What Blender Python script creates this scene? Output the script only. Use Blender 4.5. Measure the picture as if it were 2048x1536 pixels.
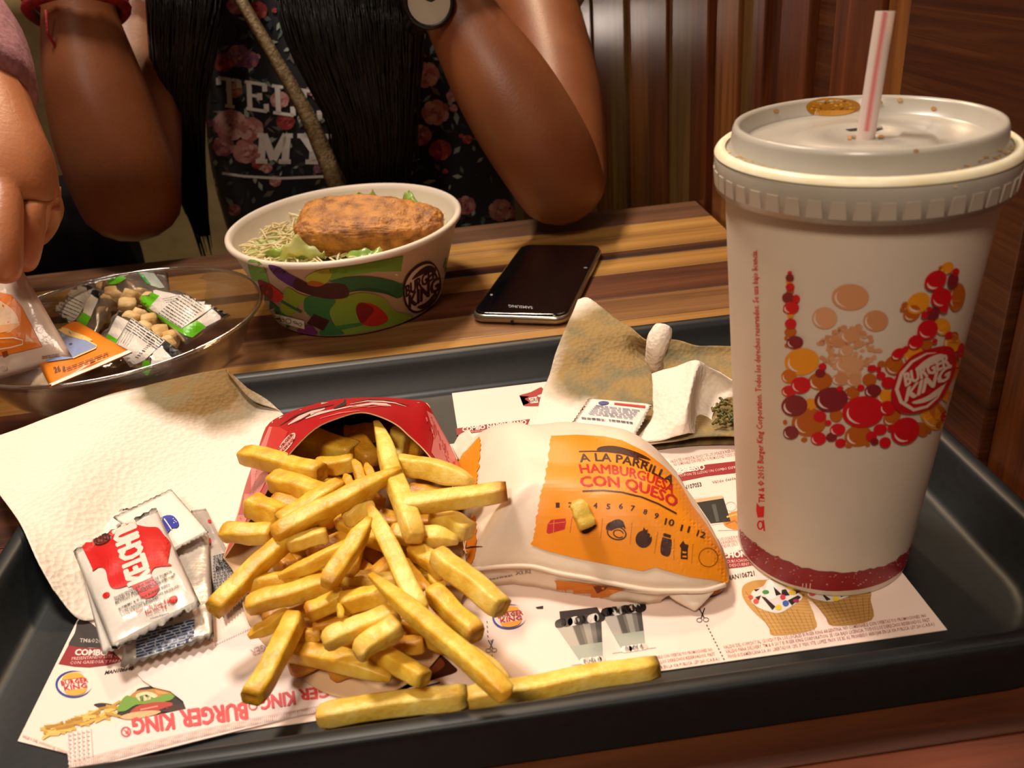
import bpy, bmesh, math, random
from mathutils import Vector, Matrix, noise
from mathutils.bvhtree import BVHTree
V = Vector
sc = bpy.context.scene
COL = sc.collection
for o in list(bpy.data.objects): bpy.data.objects.remove(o)
rnd = random.Random(7)

# ------------------------------------------------------------------ camera, light, exposure
# world axes: table top is z = 0, x runs along the table planks, y goes away from the camera; metres
FPX, PITCH, ROLL, YAW, CAMH = 1740.54, math.radians(27.8235), math.radians(-5.28116), math.radians(3.7563), 0.22469
_f = V((math.sin(YAW)*math.cos(PITCH), math.cos(YAW)*math.cos(PITCH), -math.sin(PITCH)))
_r = V((math.cos(YAW), -math.sin(YAW), 0)); _u = _r.cross(_f)
c_, s_ = math.cos(ROLL), math.sin(ROLL)
CR, CU, CF = c_*_r + s_*_u, -s_*_r + c_*_u, _f
CAM = V((0, 0, CAMH))
cd = bpy.data.cameras.new('camera'); cam = bpy.data.objects.new('camera', cd); COL.objects.link(cam)
cam.matrix_world = Matrix(((CR.x, CU.x, -CF.x, 0), (CR.y, CU.y, -CF.y, 0), (CR.z, CU.z, -CF.z, CAMH), (0, 0, 0, 1)))
cd.sensor_width = 36; cd.lens = FPX/2048*36; cd.clip_start = 0.01
cd.dof.use_dof = True; cd.dof.focus_distance = 0.40; cd.dof.aperture_fstop = 18
sc.camera = cam
sc.view_settings.view_transform = 'Standard'; sc.view_settings.look = 'None'
sc.view_settings.gamma = 1; sc.view_settings.use_curve_mapping = False
sc.view_settings.exposure = 0.0
w = bpy.data.worlds.new('room_light'); sc.world = w; w.use_nodes = True
w.node_tree.nodes['Background'].inputs[0].default_value = (1.0, 0.70, 0.46, 1)
w.node_tree.nodes['Background'].inputs[1].default_value = 0.12
def lamp(name, loc, target, size, power, col, spread=180):
    l = bpy.data.lights.new(name, 'AREA'); l.shape = 'DISK'; l.size = size; l.energy = power; l.color = col
    l.spread = math.radians(spread)
    o = bpy.data.objects.new(name, l); COL.objects.link(o); o.location = loc
    o.rotation_euler = (V(target)-V(loc)).to_track_quat('-Z', 'Y').to_euler()
    return o
lamp('downlight_or_fill', (-0.30, 0.73, 1.34), (-0.10, 0.34, 0), 0.26, 4.7, (1.0, 0.86, 0.73), 90)
lamp('downlight_or_fill', (0.02, 1.50, 1.35), (0.10, 0.9, 0.1), 0.14, 6.0, (1.0, 0.70, 0.42), 120)

lamp('downlight_or_fill', (-0.35, -0.55, 1.25), (0.06, 0.18, 0.05), 0.3, 1.25, (1.0, 0.82, 0.64), 55)  # unseen front fill, added to brighten the near side of the cup

# ------------------------------------------------------------------ pixel of the photograph -> point in the room
def ray(px, py): return CR*((px-1024)/FPX) - CU*((py-768)/FPX) + CF
def PZ(px, py, z=0.0):
    d = ray(px, py); return CAM + d*((z-CAMH)/d.z)
def PY(px, py, y):
    d = ray(px, py); return CAM + d*(y/d.y)
def PX(px, py, x):
    d = ray(px, py); return CAM + d*(x/d.x)
def MPP(p): return (p-CAM).dot(CF)/FPX          # metres per photograph pixel at a point

_w = CAM+ray(1225, 42)*(.2235/ray(1225, 42).x); _d = _w-CAM
lamp('wall_streak_light', _w+V((-_d.x, _d.y, _d.z))*.80, _w, 0.05, 0.007, (1.0, 0.80, 0.68), 40)      # unseen light added to mirror a bright streak in the varnished boards
# ------------------------------------------------------------------ materials
def lin(h):
    h = h.lstrip('#'); out = []
    for i in (0, 2, 4):
        c = int(h[i:i+2], 16)/255; out.append(c/12.92 if c <= 0.04045 else ((c+0.055)/1.055)**2.4)
    return (*out, 1)
MATS = {}
def mat(name, c1, c2=None, scale=20, rough=0.5, bump=0.0, bscale=60, sss=0.0, metal=0.0, trans=0.0, alpha=1.0,
        stretch=(1, 1, 1), detail=4, coat=0.0, lo=0.35, hi=0.65, emit=None, sheen=0.0, spec=0.5, sssr=(0.004, 0.002, 0.001)):
    if name in MATS: return MATS[name]
    m = bpy.data.materials.new(name); m.use_nodes = True; nt = m.node_tree; b = nt.nodes['Principled BSDF']
    b.inputs['Roughness'].default_value = rough; b.inputs['Metallic'].default_value = metal
    b.inputs['Coat Weight'].default_value = coat; b.inputs['Transmission Weight'].default_value = trans
    b.inputs['Alpha'].default_value = alpha; b.inputs['Specular IOR Level'].default_value = spec
    b.inputs['Sheen Weight'].default_value = sheen
    if sss:
        b.inputs['Subsurface Weight'].default_value = sss; b.inputs['Subsurface Radius'].default_value = (1, .5, .25)
        b.inputs['Subsurface Scale'].default_value = sssr[0]
    b.inputs['Base Color'].default_value = lin(c1)
    if emit: b.inputs['Emission Color'].default_value = lin(emit[0]); b.inputs['Emission Strength'].default_value = emit[1]
    tc = nt.nodes.new('ShaderNodeTexCoord'); mp = nt.nodes.new('ShaderNodeMapping'); mp.inputs['Scale'].default_value = stretch
    nt.links.new(tc.outputs['Object'], mp.inputs['Vector'])
    if c2:
        n = nt.nodes.new('ShaderNodeTexNoise'); n.inputs['Scale'].default_value = scale; n.inputs['Detail'].default_value = detail
        r = nt.nodes.new('ShaderNodeValToRGB'); r.color_ramp.elements[0].color = lin(c1); r.color_ramp.elements[1].color = lin(c2)
        r.color_ramp.elements[0].position = lo; r.color_ramp.elements[1].position = hi
        nt.links.new(mp.outputs[0], n.inputs['Vector']); nt.links.new(n.outputs[0], r.inputs[0]); nt.links.new(r.outputs[0], b.inputs['Base Color'])
    if bump:
        n2 = nt.nodes.new('ShaderNodeTexNoise'); n2.inputs['Scale'].default_value = bscale; n2.inputs['Detail'].default_value = 3
        bp = nt.nodes.new('ShaderNodeBump'); bp.inputs['Strength'].default_value = bump; bp.inputs['Distance'].default_value = 0.002
        nt.links.new(mp.outputs[0], n2.inputs['Vector']); nt.links.new(n2.outputs[0], bp.inputs['Height']); nt.links.new(bp.outputs[0], b.inputs['Normal'])
    MATS[name] = m; return m
def clear(name, tint, rough=0.03, weight=0.9, fac=0.12, milky=0.0):
    m = bpy.data.materials.new(name); m.use_nodes = True; nt = m.node_tree; nt.nodes.clear()
    out = nt.nodes.new('ShaderNodeOutputMaterial'); t = nt.nodes.new('ShaderNodeBsdfTransparent'); g = nt.nodes.new('ShaderNodeBsdfGlossy')
    t.inputs[0].default_value = lin(tint); g.inputs['Roughness'].default_value = rough; g.inputs[0].default_value = (1, 1, 1, 1)
    lw = nt.nodes.new('ShaderNodeFresnel'); lw.inputs['IOR'].default_value = 1.5
    no = nt.nodes.new('ShaderNodeTexNoise'); no.inputs['Scale'].default_value = 90; bp = nt.nodes.new('ShaderNodeBump'); bp.inputs['Strength'].default_value = 0.15; bp.inputs['Distance'].default_value = 0.001
    nt.links.new(no.outputs[0], bp.inputs['Height']); nt.links.new(bp.outputs[0], g.inputs['Normal'])
    mx = nt.nodes.new('ShaderNodeMixShader'); ad = nt.nodes.new('ShaderNodeMath'); ad.operation = 'MULTIPLY_ADD'
    ad.inputs[1].default_value = weight; ad.inputs[2].default_value = fac*0.3
    nt.links.new(lw.outputs[0], ad.inputs[0]); nt.links.new(ad.outputs[0], mx.inputs[0]); nt.links.new(t.outputs[0], mx.inputs[1]); nt.links.new(g.outputs[0], mx.inputs[2])
    last = mx
    if milky:
        d = nt.nodes.new('ShaderNodeBsdfDiffuse'); d.inputs[0].default_value = (.9, .85, .8, 1); m2 = nt.nodes.new('ShaderNodeMixShader'); m2.inputs[0].default_value = milky
        nt.links.new(mx.outputs[0], m2.inputs[1]); nt.links.new(d.outputs[0], m2.inputs[2]); last = m2
    nt.links.new(last.outputs[0], out.inputs[0]); return m
def ink_mat(name, rough=0.45, alpha=1.0, metal=0):
    m = bpy.data.materials.new(name); m.use_nodes = True; nt = m.node_tree; b = nt.nodes['Principled BSDF']
    a = nt.nodes.new('ShaderNodeVertexColor'); a.layer_name = 'ink'; nt.links.new(a.outputs[0], b.inputs['Base Color'])
    b.inputs['Roughness'].default_value = rough; b.inputs['Alpha'].default_value = alpha; b.inputs['Specular IOR Level'].default_value = 0.4
    return m
INK = ink_mat('printing_ink'); INKG = ink_mat('glossy_printing_ink', 0.36); INKF = ink_mat('fabric_print', 0.85)
def wood(name, a, b, c, stretch=(3, 60, 60), rough=0.38, knots=0.0):
    if name in MATS: return MATS[name]
    m = bpy.data.materials.new(name); m.use_nodes = True; nt = m.node_tree; p = nt.nodes['Principled BSDF']; L = nt.links.new
    tc = nt.nodes.new('ShaderNodeTexCoord'); mp = nt.nodes.new('ShaderNodeMapping'); mp.inputs['Scale'].default_value = stretch; L(tc.outputs['Object'], mp.inputs[0])
    n = nt.nodes.new('ShaderNodeTexNoise'); n.inputs['Scale'].default_value = 1.0; n.inputs['Detail'].default_value = 8; n.inputs['Roughness'].default_value = 0.65; n.inputs['Distortion'].default_value = 1.2
    L(mp.outputs[0], n.inputs[0]); r = nt.nodes.new('ShaderNodeValToRGB'); e = r.color_ramp.elements
    e[0].position = .3; e[0].color = lin(a); e[1].position = .72; e[1].color = lin(c); x = e.new(.5); x.color = lin(b)
    L(n.outputs[0], r.inputs[0]); L(r.outputs[0], p.inputs['Base Color']); p.inputs['Roughness'].default_value = rough
    bp = nt.nodes.new('ShaderNodeBump'); bp.inputs['Strength'].default_value = 0.25; bp.inputs['Distance'].default_value = 0.001; L(n.outputs[0], bp.inputs['Height']); L(bp.outputs[0], p.inputs['Normal'])
    MATS[name] = m; return m

# ------------------------------------------------------------------ objects
def wpos(o):
    p = V(o.location)
    while o.parent: o = o.parent; p = p + V(o.location)
    return p
def obj(name, bm, m=None, parent=None, smooth=False, kind=None, label=None, origin=None):
    me = bpy.data.meshes.new(name)
    base = wpos(parent) if parent else V((0, 0, 0))
    if origin is not None: org = V(origin)
    elif parent: org = base
    else:
        xs = [v.co for v in bm.verts]; org = V((sum(v.x for v in xs)/len(xs), sum(v.y for v in xs)/len(xs), min(v.z for v in xs)))
    for v in bm.verts: v.co -= org
    bm.to_mesh(me); bm.free(); o = bpy.data.objects.new(name, me); COL.objects.link(o)
    if parent: o.parent = parent
    o.location = org - base
    if m:
        for mm in (m if isinstance(m, (list, tuple)) else [m]): me.materials.append(mm)
    if smooth: me.polygons.foreach_set('use_smooth', [True]*len(me.polygons))
    if kind: o['kind'] = kind
    if label: o['label'] = label
    return o
def tag(o, label, cat, group=None):
    o['label'] = label; o['category'] = cat
    if group: o['group'] = group
    return o
def thing(name, label, cat, loc, group=None):
    o = bpy.data.objects.new(name, None); o.empty_display_size = 0.02; COL.objects.link(o); o.location = loc
    return tag(o, label, cat, group)
def mod(o, kind, **k):
    m = o.modifiers.new(kind.lower(), kind)
    for a, b in k.items(): setattr(m, a, b)
    return m
# ------------------------------------------------------------------ mesh helpers
def box(bm, lo, hi, bev=0.0):
    n0 = len(bm.verts)
    r = bmesh.ops.create_cube(bm, size=1.0); vs = r['verts']
    for v in vs: v.co = V([lo[i] + (v.co[i]+.5)*(hi[i]-lo[i]) for i in range(3)])
    if bev:
        es = list({e for v in vs for e in v.link_edges}); bmesh.ops.bevel(bm, geom=es, offset=bev, segments=2, affect='EDGES', profile=.6)
def rings(bm, loops, close=True, cap0=False, cap1=False):
    vl = [[bm.verts.new(p) for p in L] for L in loops]; n = len(vl[0])
    for a, b in zip(vl, vl[1:]):
        for i in range(n if close else n-1):
            j = (i+1) % n; bm.faces.new((a[i], a[j], b[j], b[i]))
    if cap0: bm.faces.new(vl[0][::-1])
    if cap1: bm.faces.new(vl[-1])
    return vl
def lathe(bm, prof, c, n=64, sx=1, sy=1, cap0=False, cap1=False):
    rings(bm, [[V((c[0]+r*sx*math.cos(2*math.pi*i/n), c[1]+r*sy*math.sin(2*math.pi*i/n), c[2]+z)) for i in range(n)] for r, z in prof], cap0=cap0, cap1=cap1)
def frame(t):
    t = t.normalized(); a = V((0, 0, 1)) if abs(t.z) < .9 else V((1, 0, 0)); s = t.cross(a).normalized(); return s, s.cross(t).normalized()
def tube(bm, pts, rads, n=10, cap=True, ref=None):
    L = []
    for i, p in enumerate(pts):
        t = pts[min(i+1, len(pts)-1)] - pts[max(i-1, 0)]; s, u = frame(t)
        if ref: s = t.cross(ref).normalized(); u = s.cross(t).normalized()
        r = rads[i] if isinstance(rads, (list, tuple)) else rads
        L.append([p + s*r*math.cos(2*math.pi*k/n) + u*r*math.sin(2*math.pi*k/n) for k in range(n)])
    rings(bm, L, cap0=cap, cap1=cap)
def cr(P, t):
    n = len(P)-1; x = max(0, min(t*n, n-1e-6)); i = int(x); f = x-i
    g = lambda k: P[k] if 0 <= k <= n else (P[0]*2-P[1] if k < 0 else P[n]*2-P[n-1])
    a, b, c, d = g(i-1), g(i), g(i+1), g(i+2)
    return 0.5*((2*b) + (c-a)*f + (2*a-5*b+4*c-d)*f*f + (3*b-a-3*c+d)*f**3)
def sheet(ctrl, nu=40, nv=40, amp=0.0, freq=60, seed=0, conv=None, wave=0.0):
    """smooth sheet through a grid of control points (pixel x, pixel y, height)"""
    C = [[(conv or (lambda p: PZ(*p)))(p) for p in row] for row in ctrl]
    bm = bmesh.new(); G = []
    for j in range(nv+1):
        row = [cr([r_[k] for r_ in C], j/nv) for k in range(len(C[0]))]
        line = []
        for i in range(nu+1):
            p = cr(row, i/nu)
            if amp: p = p + V((0, 0, amp*noise.noise(V((p.x*freq+seed, p.y*freq, p.z*freq)))))
            line.append(bm.verts.new(p))
        G.append(line)
    for j in range(nv):
        for i in range(nu): bm.faces.new((G[j][i], G[j][i+1], G[j+1][i+1], G[j+1][i]))
    bmesh.ops.recalc_face_normals(bm, faces=bm.faces)
    if sum(f.normal.z for f in bm.faces) < 0: bmesh.ops.reverse_faces(bm, faces=bm.faces)
    return bm
def thick(bm, t):
    """give an open sheet a thickness t below itself"""
    fs = list(bm.faces); top = {v: v.co.copy() for v in bm.verts}
    for v in bm.verts: v.normal_update()
    nm = {v: bm.verts.new(v.co - (v.normal if v.normal.length > .1 else V((0, 0, 1)))*t) for v in list(bm.verts)}
    be = [e for e in bm.edges if len(e.link_faces) == 1]
    for f in fs: bm.faces.new([nm[v] for v in reversed(f.verts)])
    for e in be:
        a, b = e.verts
        f = e.link_faces[0]; vs = list(f.verts); i = vs.index(a)
        if vs[(i+1) % len(vs)] != b: a, b = b, a
        try: bm.faces.new((b, a, nm[a], nm[b]))
        except ValueError: pass
    return bm

# ------------------------------------------------------------------ printing: flat inks laid on real surfaces
_txt = {}
def text_tris(s, bold, res):
    k = (s, bold, res)
    if k in _txt: return _txt[k]
    cu = bpy.data.curves.new('lettering', 'FONT'); cu.body = s; cu.resolution_u = res; cu.offset = bold; cu.fill_mode = 'BOTH'
    to = bpy.data.objects.new('lettering', cu); COL.objects.link(to)
    me = bpy.data.meshes.new_from_object(to.evaluated_get(bpy.context.evaluated_depsgraph_get()))
    vs = [(v.co.x, v.co.y) for v in me.vertices]; fs = [tuple(p.vertices) for p in me.polygons]
    bpy.data.objects.remove(to); bpy.data.curves.remove(cu); bpy.data.meshes.remove(me)
    if vs: x0, x1 = min(v[0] for v in vs), max(v[0] for v in vs)
    else: x0, x1 = 0, 1
    _txt[k] = (vs, fs, x0, x1); return _txt[k]
class Ink:
    def __init__(s, ox=0, oy=0, k=1.0): s.bm = bmesh.new(); s.cl = s.bm.loops.layers.float_color.new('ink'); s.ly = s.bm.faces.layers.float.new('lay'); s.set(ox, oy, k)
    def set(s, ox=0, oy=0, k=1.0): s.ox, s.oy, s.k = ox, oy, k
    def _pt(s, p): return V((s.ox+p[0]*s.k, s.oy+p[1]*s.k, 0))
    def _face(s, vs, col, lay):
        try: f = s.bm.faces.new(vs)
        except ValueError: return
        f[s.ly] = lay
        for l in f.loops: l[s.cl] = col
        return f
    def poly(s, pts, col, lay=1):
        c = lin(col) if isinstance(col, str) else col; s._face([s.bm.verts.new(s._pt(p)) for p in pts], c, lay)
    def smooth(s, pts, col, lay=1, n=4):
        P = [V((*p, 0)) for p in pts]; m = len(P); out = []
        for i in range(m):
            a, b, c, d = P[i-1], P[i], P[(i+1) % m], P[(i+2) % m]
            for j in range(n):
                f = j/n; q = 0.5*((2*b)+(c-a)*f+(2*a-5*b+4*c-d)*f*f+(3*b-a-3*c+d)*f**3); out.append((q.x, q.y))
        s.poly(out, col, lay)
    def ell(s, cx, cy, rx, ry, col, rot=0, lay=1, n=18, a0=0, a1=360):
        cr_, sr = math.cos(math.radians(rot)), math.sin(math.radians(rot)); P = []
        full = a1-a0 >= 360
        for i in range(n if full else n+1):
            a = math.radians(a0+(a1-a0)*i/n); x, y = rx*math.cos(a), ry*math.sin(a); P.append((cx+x*cr_-y*sr, cy+x*sr+y*cr_))
        s.poly(P, col, lay)
    def stroke(s, pts, wd, col, lay=1, taper=False):
        c = lin(col); P = [V((*p, 0)) for p in pts]; n = len(P); vs = []
        for i, p in enumerate(P):
            t = P[min(i+1, n-1)]-P[max(i-1, 0)]; t = t.normalized() if t.length else V((1, 0, 0)); q = V((-t.y, t.x, 0))
            h = wd/2*(math.sin(math.pi*(i+.3)/(n-.4)) if taper else 1)
            vs.append((s.bm.verts.new(s._pt(p+q*h)), s.bm.verts.new(s._pt(p-q*h))))
        for a, b in zip(vs, vs[1:]): s._face((a[0], b[0], b[1], a[1]), c, lay)
    def arc(s, cx, cy, rx, ry, wd, a0, a1, col, rot=0, lay=1, n=20, taper=False):
        cr_, sr = math.cos(math.radians(rot)), math.sin(math.radians(rot)); P = []
        for i in range(n+1):
            a = math.radians(a0+(a1-a0)*i/n); x, y = rx*math.cos(a), ry*math.sin(a); P.append((cx+x*cr_-y*sr, cy+x*sr+y*cr_))
        s.stroke(P, wd, col, lay, taper)
    def text(s, t, p0, p1, up, col, lay=2, bold=0.0, res=2, pm=None, fat=0.0):
        if fat:
            d = V(p1)-V(p0); d = d/d.length*V(up).length*fat; n = V((-d.y, d.x))*.6
            for i_, q in enumerate((d, -d, n, -n)): s.text(t, V(p0)+q, V(p1)+q, up, col, lay-.7+.17*i_, bold, res, None if pm is None else V(pm)+q)
        """lettering whose base line runs from p0 to p1; 'up' is the vector of one capital height; pm bends the base line"""
        vs, fs, x0, x1 = text_tris(t, bold, res); c = lin(col); a, b, u = V(p0), V(p1), V(up)
        def at(f):
            if pm is None: return a.lerp(b, f), u
            m = V(pm)*2-(a+b)/2; p = a*(1-f)**2+m*2*f*(1-f)+b*f*f; d = ((m-a)*(1-f)+(b-m)*f); d0 = b-a
            an = math.atan2(d.y, d.x)-math.atan2(d0.y, d0.x); return p, V((u.x*math.cos(an)-u.y*math.sin(an), u.x*math.sin(an)+u.y*math.cos(an)))
        W = max(x1-x0, 1e-6); nv = []
        for x, y in vs:
            p, uu = at((x-x0)/W); q = p+uu*(y/0.69); nv.append(s.bm.verts.new(s._pt(q)))
        for f in fs: s._face([nv[i] for i in f], c, lay)
    def build(s, name, parent, conv, m=None, cell=0, eps=0.00005, lift=0.00008, label=None, stuff=True):
        bm = s.bm; bmesh.ops.triangulate(bm, faces=[f for f in bm.faces if len(f.verts) > 4])
        if cell:
            for ax in (0, 1):
                lo = min(v.co[ax] for v in bm.verts); hi = max(v.co[ax] for v in bm.verts); x = lo+cell
                while x < hi:
                    no = V((1, 0, 0)) if ax == 0 else V((0, 1, 0))
                    gg = [f for f in bm.faces if min(v.co[ax] for v in f.verts) < x < max(v.co[ax] for v in f.verts)]
                    g2 = set(gg); 
                    for f in gg: g2.update(f.edges); g2.update(f.verts)
                    if gg: bmesh.ops.bisect_plane(bm, geom=list(g2), plane_co=no*x, plane_no=no)
                    x += cell
        lay = {}
        for f in bm.faces:
            for v in f.verts: lay[v] = max(lay.get(v, 0), f[s.ly])
        dead = []
        for v in list(bm.verts):
            r = conv(v.co.x, v.co.y)
            if r is None: dead.append(v)
            else: v.co = r[0]+r[1]*(lift+eps*lay.get(v, 0))
        if dead: bmesh.ops.delete(bm, geom=dead, context='VERTS')
        for f in bm.faces:
            f.normal_update(); c = f.calc_center_median()
            if f.normal.dot(CAM-c) < 0: f.normal_flip()
        return obj(name, bm, m or INK, parent, label=label, kind='stuff' if stuff else None)
def on_z(z): return lambda x, y: (PZ(x, y, z), V((0, 0, 1)))
def on(o, extra=None):
    """lay ink on the surface of an object (world space)"""
    base = wpos(o); me = o.data
    t = BVHTree.FromPolygons([v.co+base for v in me.vertices], [p.vertices[:] for p in me.polygons])
    def f(x, y):
        h = t.ray_cast(CAM, ray(x, y).normalized())
        if h[0] is None: return None
        n = h[1]
        if n.dot(CAM-h[0]) < 0: n = -n
        return h[0], n
    return f
def logo(ink, c, ax, ay, red='#c4201c', bun='#f0a33a', ring='#27408f', back=None, lay=3, bold=.03, ringw=.13):
    """round restaurant emblem: two bun halves, two lines of lettering, crescent"""
    def T(x, y): return (c[0]+ax[0]*x+ay[0]*y, c[1]+ax[1]*x+ay[1]*y)
    if back: ink.poly([T(1.08*math.cos(a), 1.08*math.sin(a)) for a in [2*math.pi*i/32 for i in range(32)]], back, lay)
    up = lambda h: (-ay[0]*h, -ay[1]*h)
    def lens(sgn):
        P = []
        for i in range(13):
            x = -.62+1.24*i/12; P.append(T(x, sgn*(.44+.42*math.sqrt(max(0, 1-(x/.62)**2)))))
        P += [T(.55, sgn*.42), T(-.55, sgn*.42)] if sgn > 0 else [T(.55, -.42), T(-.55, -.42)]
        ink.poly(P, bun, lay+1)
    lens(1); lens(-1)
    ink.text('BURGER', T(-.70, -.02), T(.78, -.02), up(.34), red, lay+2, .01, 1, None, .022)
    ink.text('KING', T(-.60, .40), T(.66, .40), up(.36), red, lay+2, .01, 1, None, .022)
    P = [T(.98*math.cos(a), .98*math.sin(a)) for a in [math.radians(25+285*i/28) for i in range(29)]]
    n = len(P)
    ln = math.hypot(*ax)
    ink.stroke(P, ringw*ln, ring, lay+1, True)
# ------------------------------------------------------------------ room shell
M_tan = mat('olive_tan_paint', '#8d7c55', '#7d6d49', 6, .8)
M_floor = mat('dark_floor_tile', '#4a3626', '#3a2a1e', 4, .5)
M_bench = mat('cream_upholstery', '#b9a97f', '#a5966d', 30, .6, bump=.2)
bm = bmesh.new(); box(bm, (-2.2, -1.0, -.77), (.30, 2.4, -.75)); obj('floor', bm, M_floor, kind='structure')
bm = bmesh.new(); box(bm, (-2.2, 2.30, -.75), (.30, 2.36, 1.7)); obj('wall_back', bm, M_tan, kind='structure')
bm = bmesh.new(); box(bm, (.245, -1.0, -.75), (.30, 2.30, 1.7)); wr = obj('wall_right', bm, mat('dark_backing_board', '#2a1509', '#1d0e06', 10, .7), kind='structure')
WW = [wood('wall_wood_brown', '#371a0a', '#56290f', '#703a18', (70, 70, 5), .33), wood('wall_wood_tan', '#4f2c12', '#76461f', '#8f5c2c', (70, 70, 5), .33),
      wood('wall_wood_dark', '#27110a', '#3d1c0c', '#552a14', (70, 70, 5), .36), wood('wall_wood_olive', '#46301a', '#5f4322', '#74552f', (70, 70, 5), .33),
      wood('wall_wood_red', '#2e1409', '#45210e', '#583218', (1, 5, 190), .36)]
# board edges along the wall (y), how far each stands proud of the backing (x) and which timber
WB = [(-.95, .021, 4), (-.55, .018, 0), (-.10, .022, 4), (.18, .0205, 0), (.3, .024, 4), (.405, .0185, 1), (.435, .021, 0), (.487, .0185, 4), (.513, .0235, 0), (.556, .0175, 2), (.585, .022, 0), (.602, .0185, 3), (.636, .0215, 1),
      (.686, .0175, 2), (.70, .0235, 0), (.745, .0185, 3), (.83, .021, 0), (.90, .0185, 1), (1.0, .0225, 3), (1.08, .019, 0), (1.2, .022, 3), (1.34, .0185, 1), (1.48, .022, 0), (1.64, .018, 3), (1.8, .022, 0), (2.0, .019, 1), (2.29, 0, 0)]
for (a, t, k), (b, _, _) in zip(WB, WB[1:]):
    bm = bmesh.new(); box(bm, (.245-t, a+.0006, -.75), (.245, b-.0006, 1.7), .0012); obj('plank', bm, WW[k], wr)

# ------------------------------------------------------------------ table
tb = thing('table', 'wooden table top of long striped planks in many browns', 'table', (-.24, .34, -.75))
TW = {'p': wood('plank_purple_brown', '#45291b', '#60402c', '#74513a'), 't': wood('plank_tan', '#7d5628', '#a3763a', '#b98f4e'), 'k': wood('plank_near_black', '#20100a', '#35190d', '#5b351a'),
      'd': wood('plank_dark_brown', '#3a1c0e', '#552c17', '#6b3d22'), 'm': wood('plank_mid_brown', '#5c3a1e', '#7a5330', '#8c643c'), 'o': wood('plank_honey', '#845a2a', '#a07238', '#b3874a'), 'r': wood('plank_red_brown', '#3f1a0e', '#5c2a15', '#75391e')}
edges = [(-.06, 'r'), (.02, 'd'), (.09, 'r'), (.165, 'd'), (.21, 'm'), (.27, 'r'), (.33, 'k'), (.375, 'r'), (.40, 'd'), (.425, 'd'), (.462, 'o'), (.492, 'm'), (.528, 'd'), (.571, 't'), (.601, 'k'), (.616, 't'), (.648, 't'), (.676, 'p'), (.72, '')]
for (a, k), (b, _) in zip(edges, edges[1:]):
    cut = rnd.uniform(-.55, .0)
    for x0, x1 in ((-.72, cut), (cut, .2205)):
        bm = bmesh.new(); box(bm, (x0+.0002, a+.0002, -.028), (x1-.0002, b-.0002, 0), .0006)
        o = obj('plank', bm, TW[k], tb, origin=(x0, a+rnd.uniform(-9, 9)*0, -.02))
bm = bmesh.new(); box(bm, (-.27, .31, -.73), (-.21, .37, -.03), .004); obj('post', bm, mat('black_steel', '#161412', None, rough=.4), tb)
bm = bmesh.new(); box(bm, (-.5, .1, -.75), (.02, .58, -.73), .004); obj('base', bm, MATS['black_steel'], tb)
bm = bmesh.new(); box(bm, (-.6, .06, -.05), (.12, .62, -.029), .002); obj('under_frame', bm, MATS['black_steel'], tb)

# ------------------------------------------------------------------ bench behind the woman
be = thing('bench', 'cream upholstered bench behind the woman at the far side', 'bench', (-.6, 1.15, -.75))
bm = bmesh.new(); box(bm, (-1.6, .86, -.42), (.21, 1.30, -.30), .02); obj('seat', bm, M_bench, be, True)
bm = bmesh.new(); box(bm, (-1.6, 1.26, -.31), (.09, 1.40, .20), .03); obj('backrest', bm, M_bench, be, True)
bm = bmesh.new(); box(bm, (-1.55, .92, -.75), (.18, 1.30, -.42)); obj('plinth', bm, mat('bench_plinth', '#2a1c12', None, rough=.6), be)

# ------------------------------------------------------------------ tray
def rrect(x0, x1, y0, y1, r, z, n=9):
    P = []
    for cx, cy, a0 in ((x1-r, y1-r, 0), (x0+r, y1-r, 90), (x0+r, y0+r, 180), (x1-r, y0+r, 270)):
        for i in range(n):
            a = math.radians(a0+90*i/(n-1)); P.append(V((cx+r*math.cos(a), cy+r*math.sin(a), z)))
    return P
M_tray = mat('charcoal_tray_plastic', '#171b1d', '#131618', 300, .44, bump=.02, bscale=1500, spec=.35)
bm = bmesh.new()
TX0, TX1, TY0, TY1 = -.1885, .2002, .1770, .4337
prof = [(.0045, .0006), (.0018, .002), (.0003, .0185), (0, .0212), (.0006, .0224), (.0018, .0229), (.0054, .0224), (.0068, .0214), (.0080, .0192), (.0090, .0170), (.0142, .0062), (.0165, .0046), (.0185, .0042)]
L = [rrect(TX0+d, TX1-d, TY0+d, TY1-d, .042-d*.75, z) for d, z in prof]
rings(bm, L, cap1=True)
L2 = [rrect(TX0+d, TX1-d, TY0+d, TY1-d, .042-d*.75, z) for d, z in [(.0045, .0006), (.0185, .0006)]]
rings(bm, L2, cap1=True); bmesh.ops.remove_doubles(bm, verts=bm.verts, dist=1e-5); bmesh.ops.recalc_face_normals(bm, faces=bm.faces)
tray = obj('serving_tray', bm, M_tray, smooth=True); tag(tray, 'charcoal plastic serving tray with raised rim, holding the meal', 'tray')
mod(tray, 'EDGE_SPLIT', split_angle=math.radians(50))

# ------------------------------------------------------------------ paper placemat (its far left coupon is cut away)
Z_MAT = .0047
M_paper = mat('placemat_paper', '#ecd6ca', '#e6cdc0', 12, .6)
bm = bmesh.new()
MP = [(-.1562, .2128), (-.135, .2035), (.151, .2035), (.1497, .4135), (-.0055, .4140), (-.0042, .362), (-.1545, .362)]
vs = [bm.verts.new((x, y, Z_MAT)) for x, y in MP]; f = bm.faces.new(vs)
r_ = bmesh.ops.extrude_face_region(bm, geom=[f]); [setattr(v.co, 'z', Z_MAT-.0003) for v in r_['geom'] if isinstance(v, bmesh.types.BMVert)]
bmesh.ops.recalc_face_normals(bm, faces=bm.faces)
placemat = obj('paper_placemat', bm, M_paper); tag(placemat, 'pink white paper placemat printed with coupons, lying on the tray', 'placemat')

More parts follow.
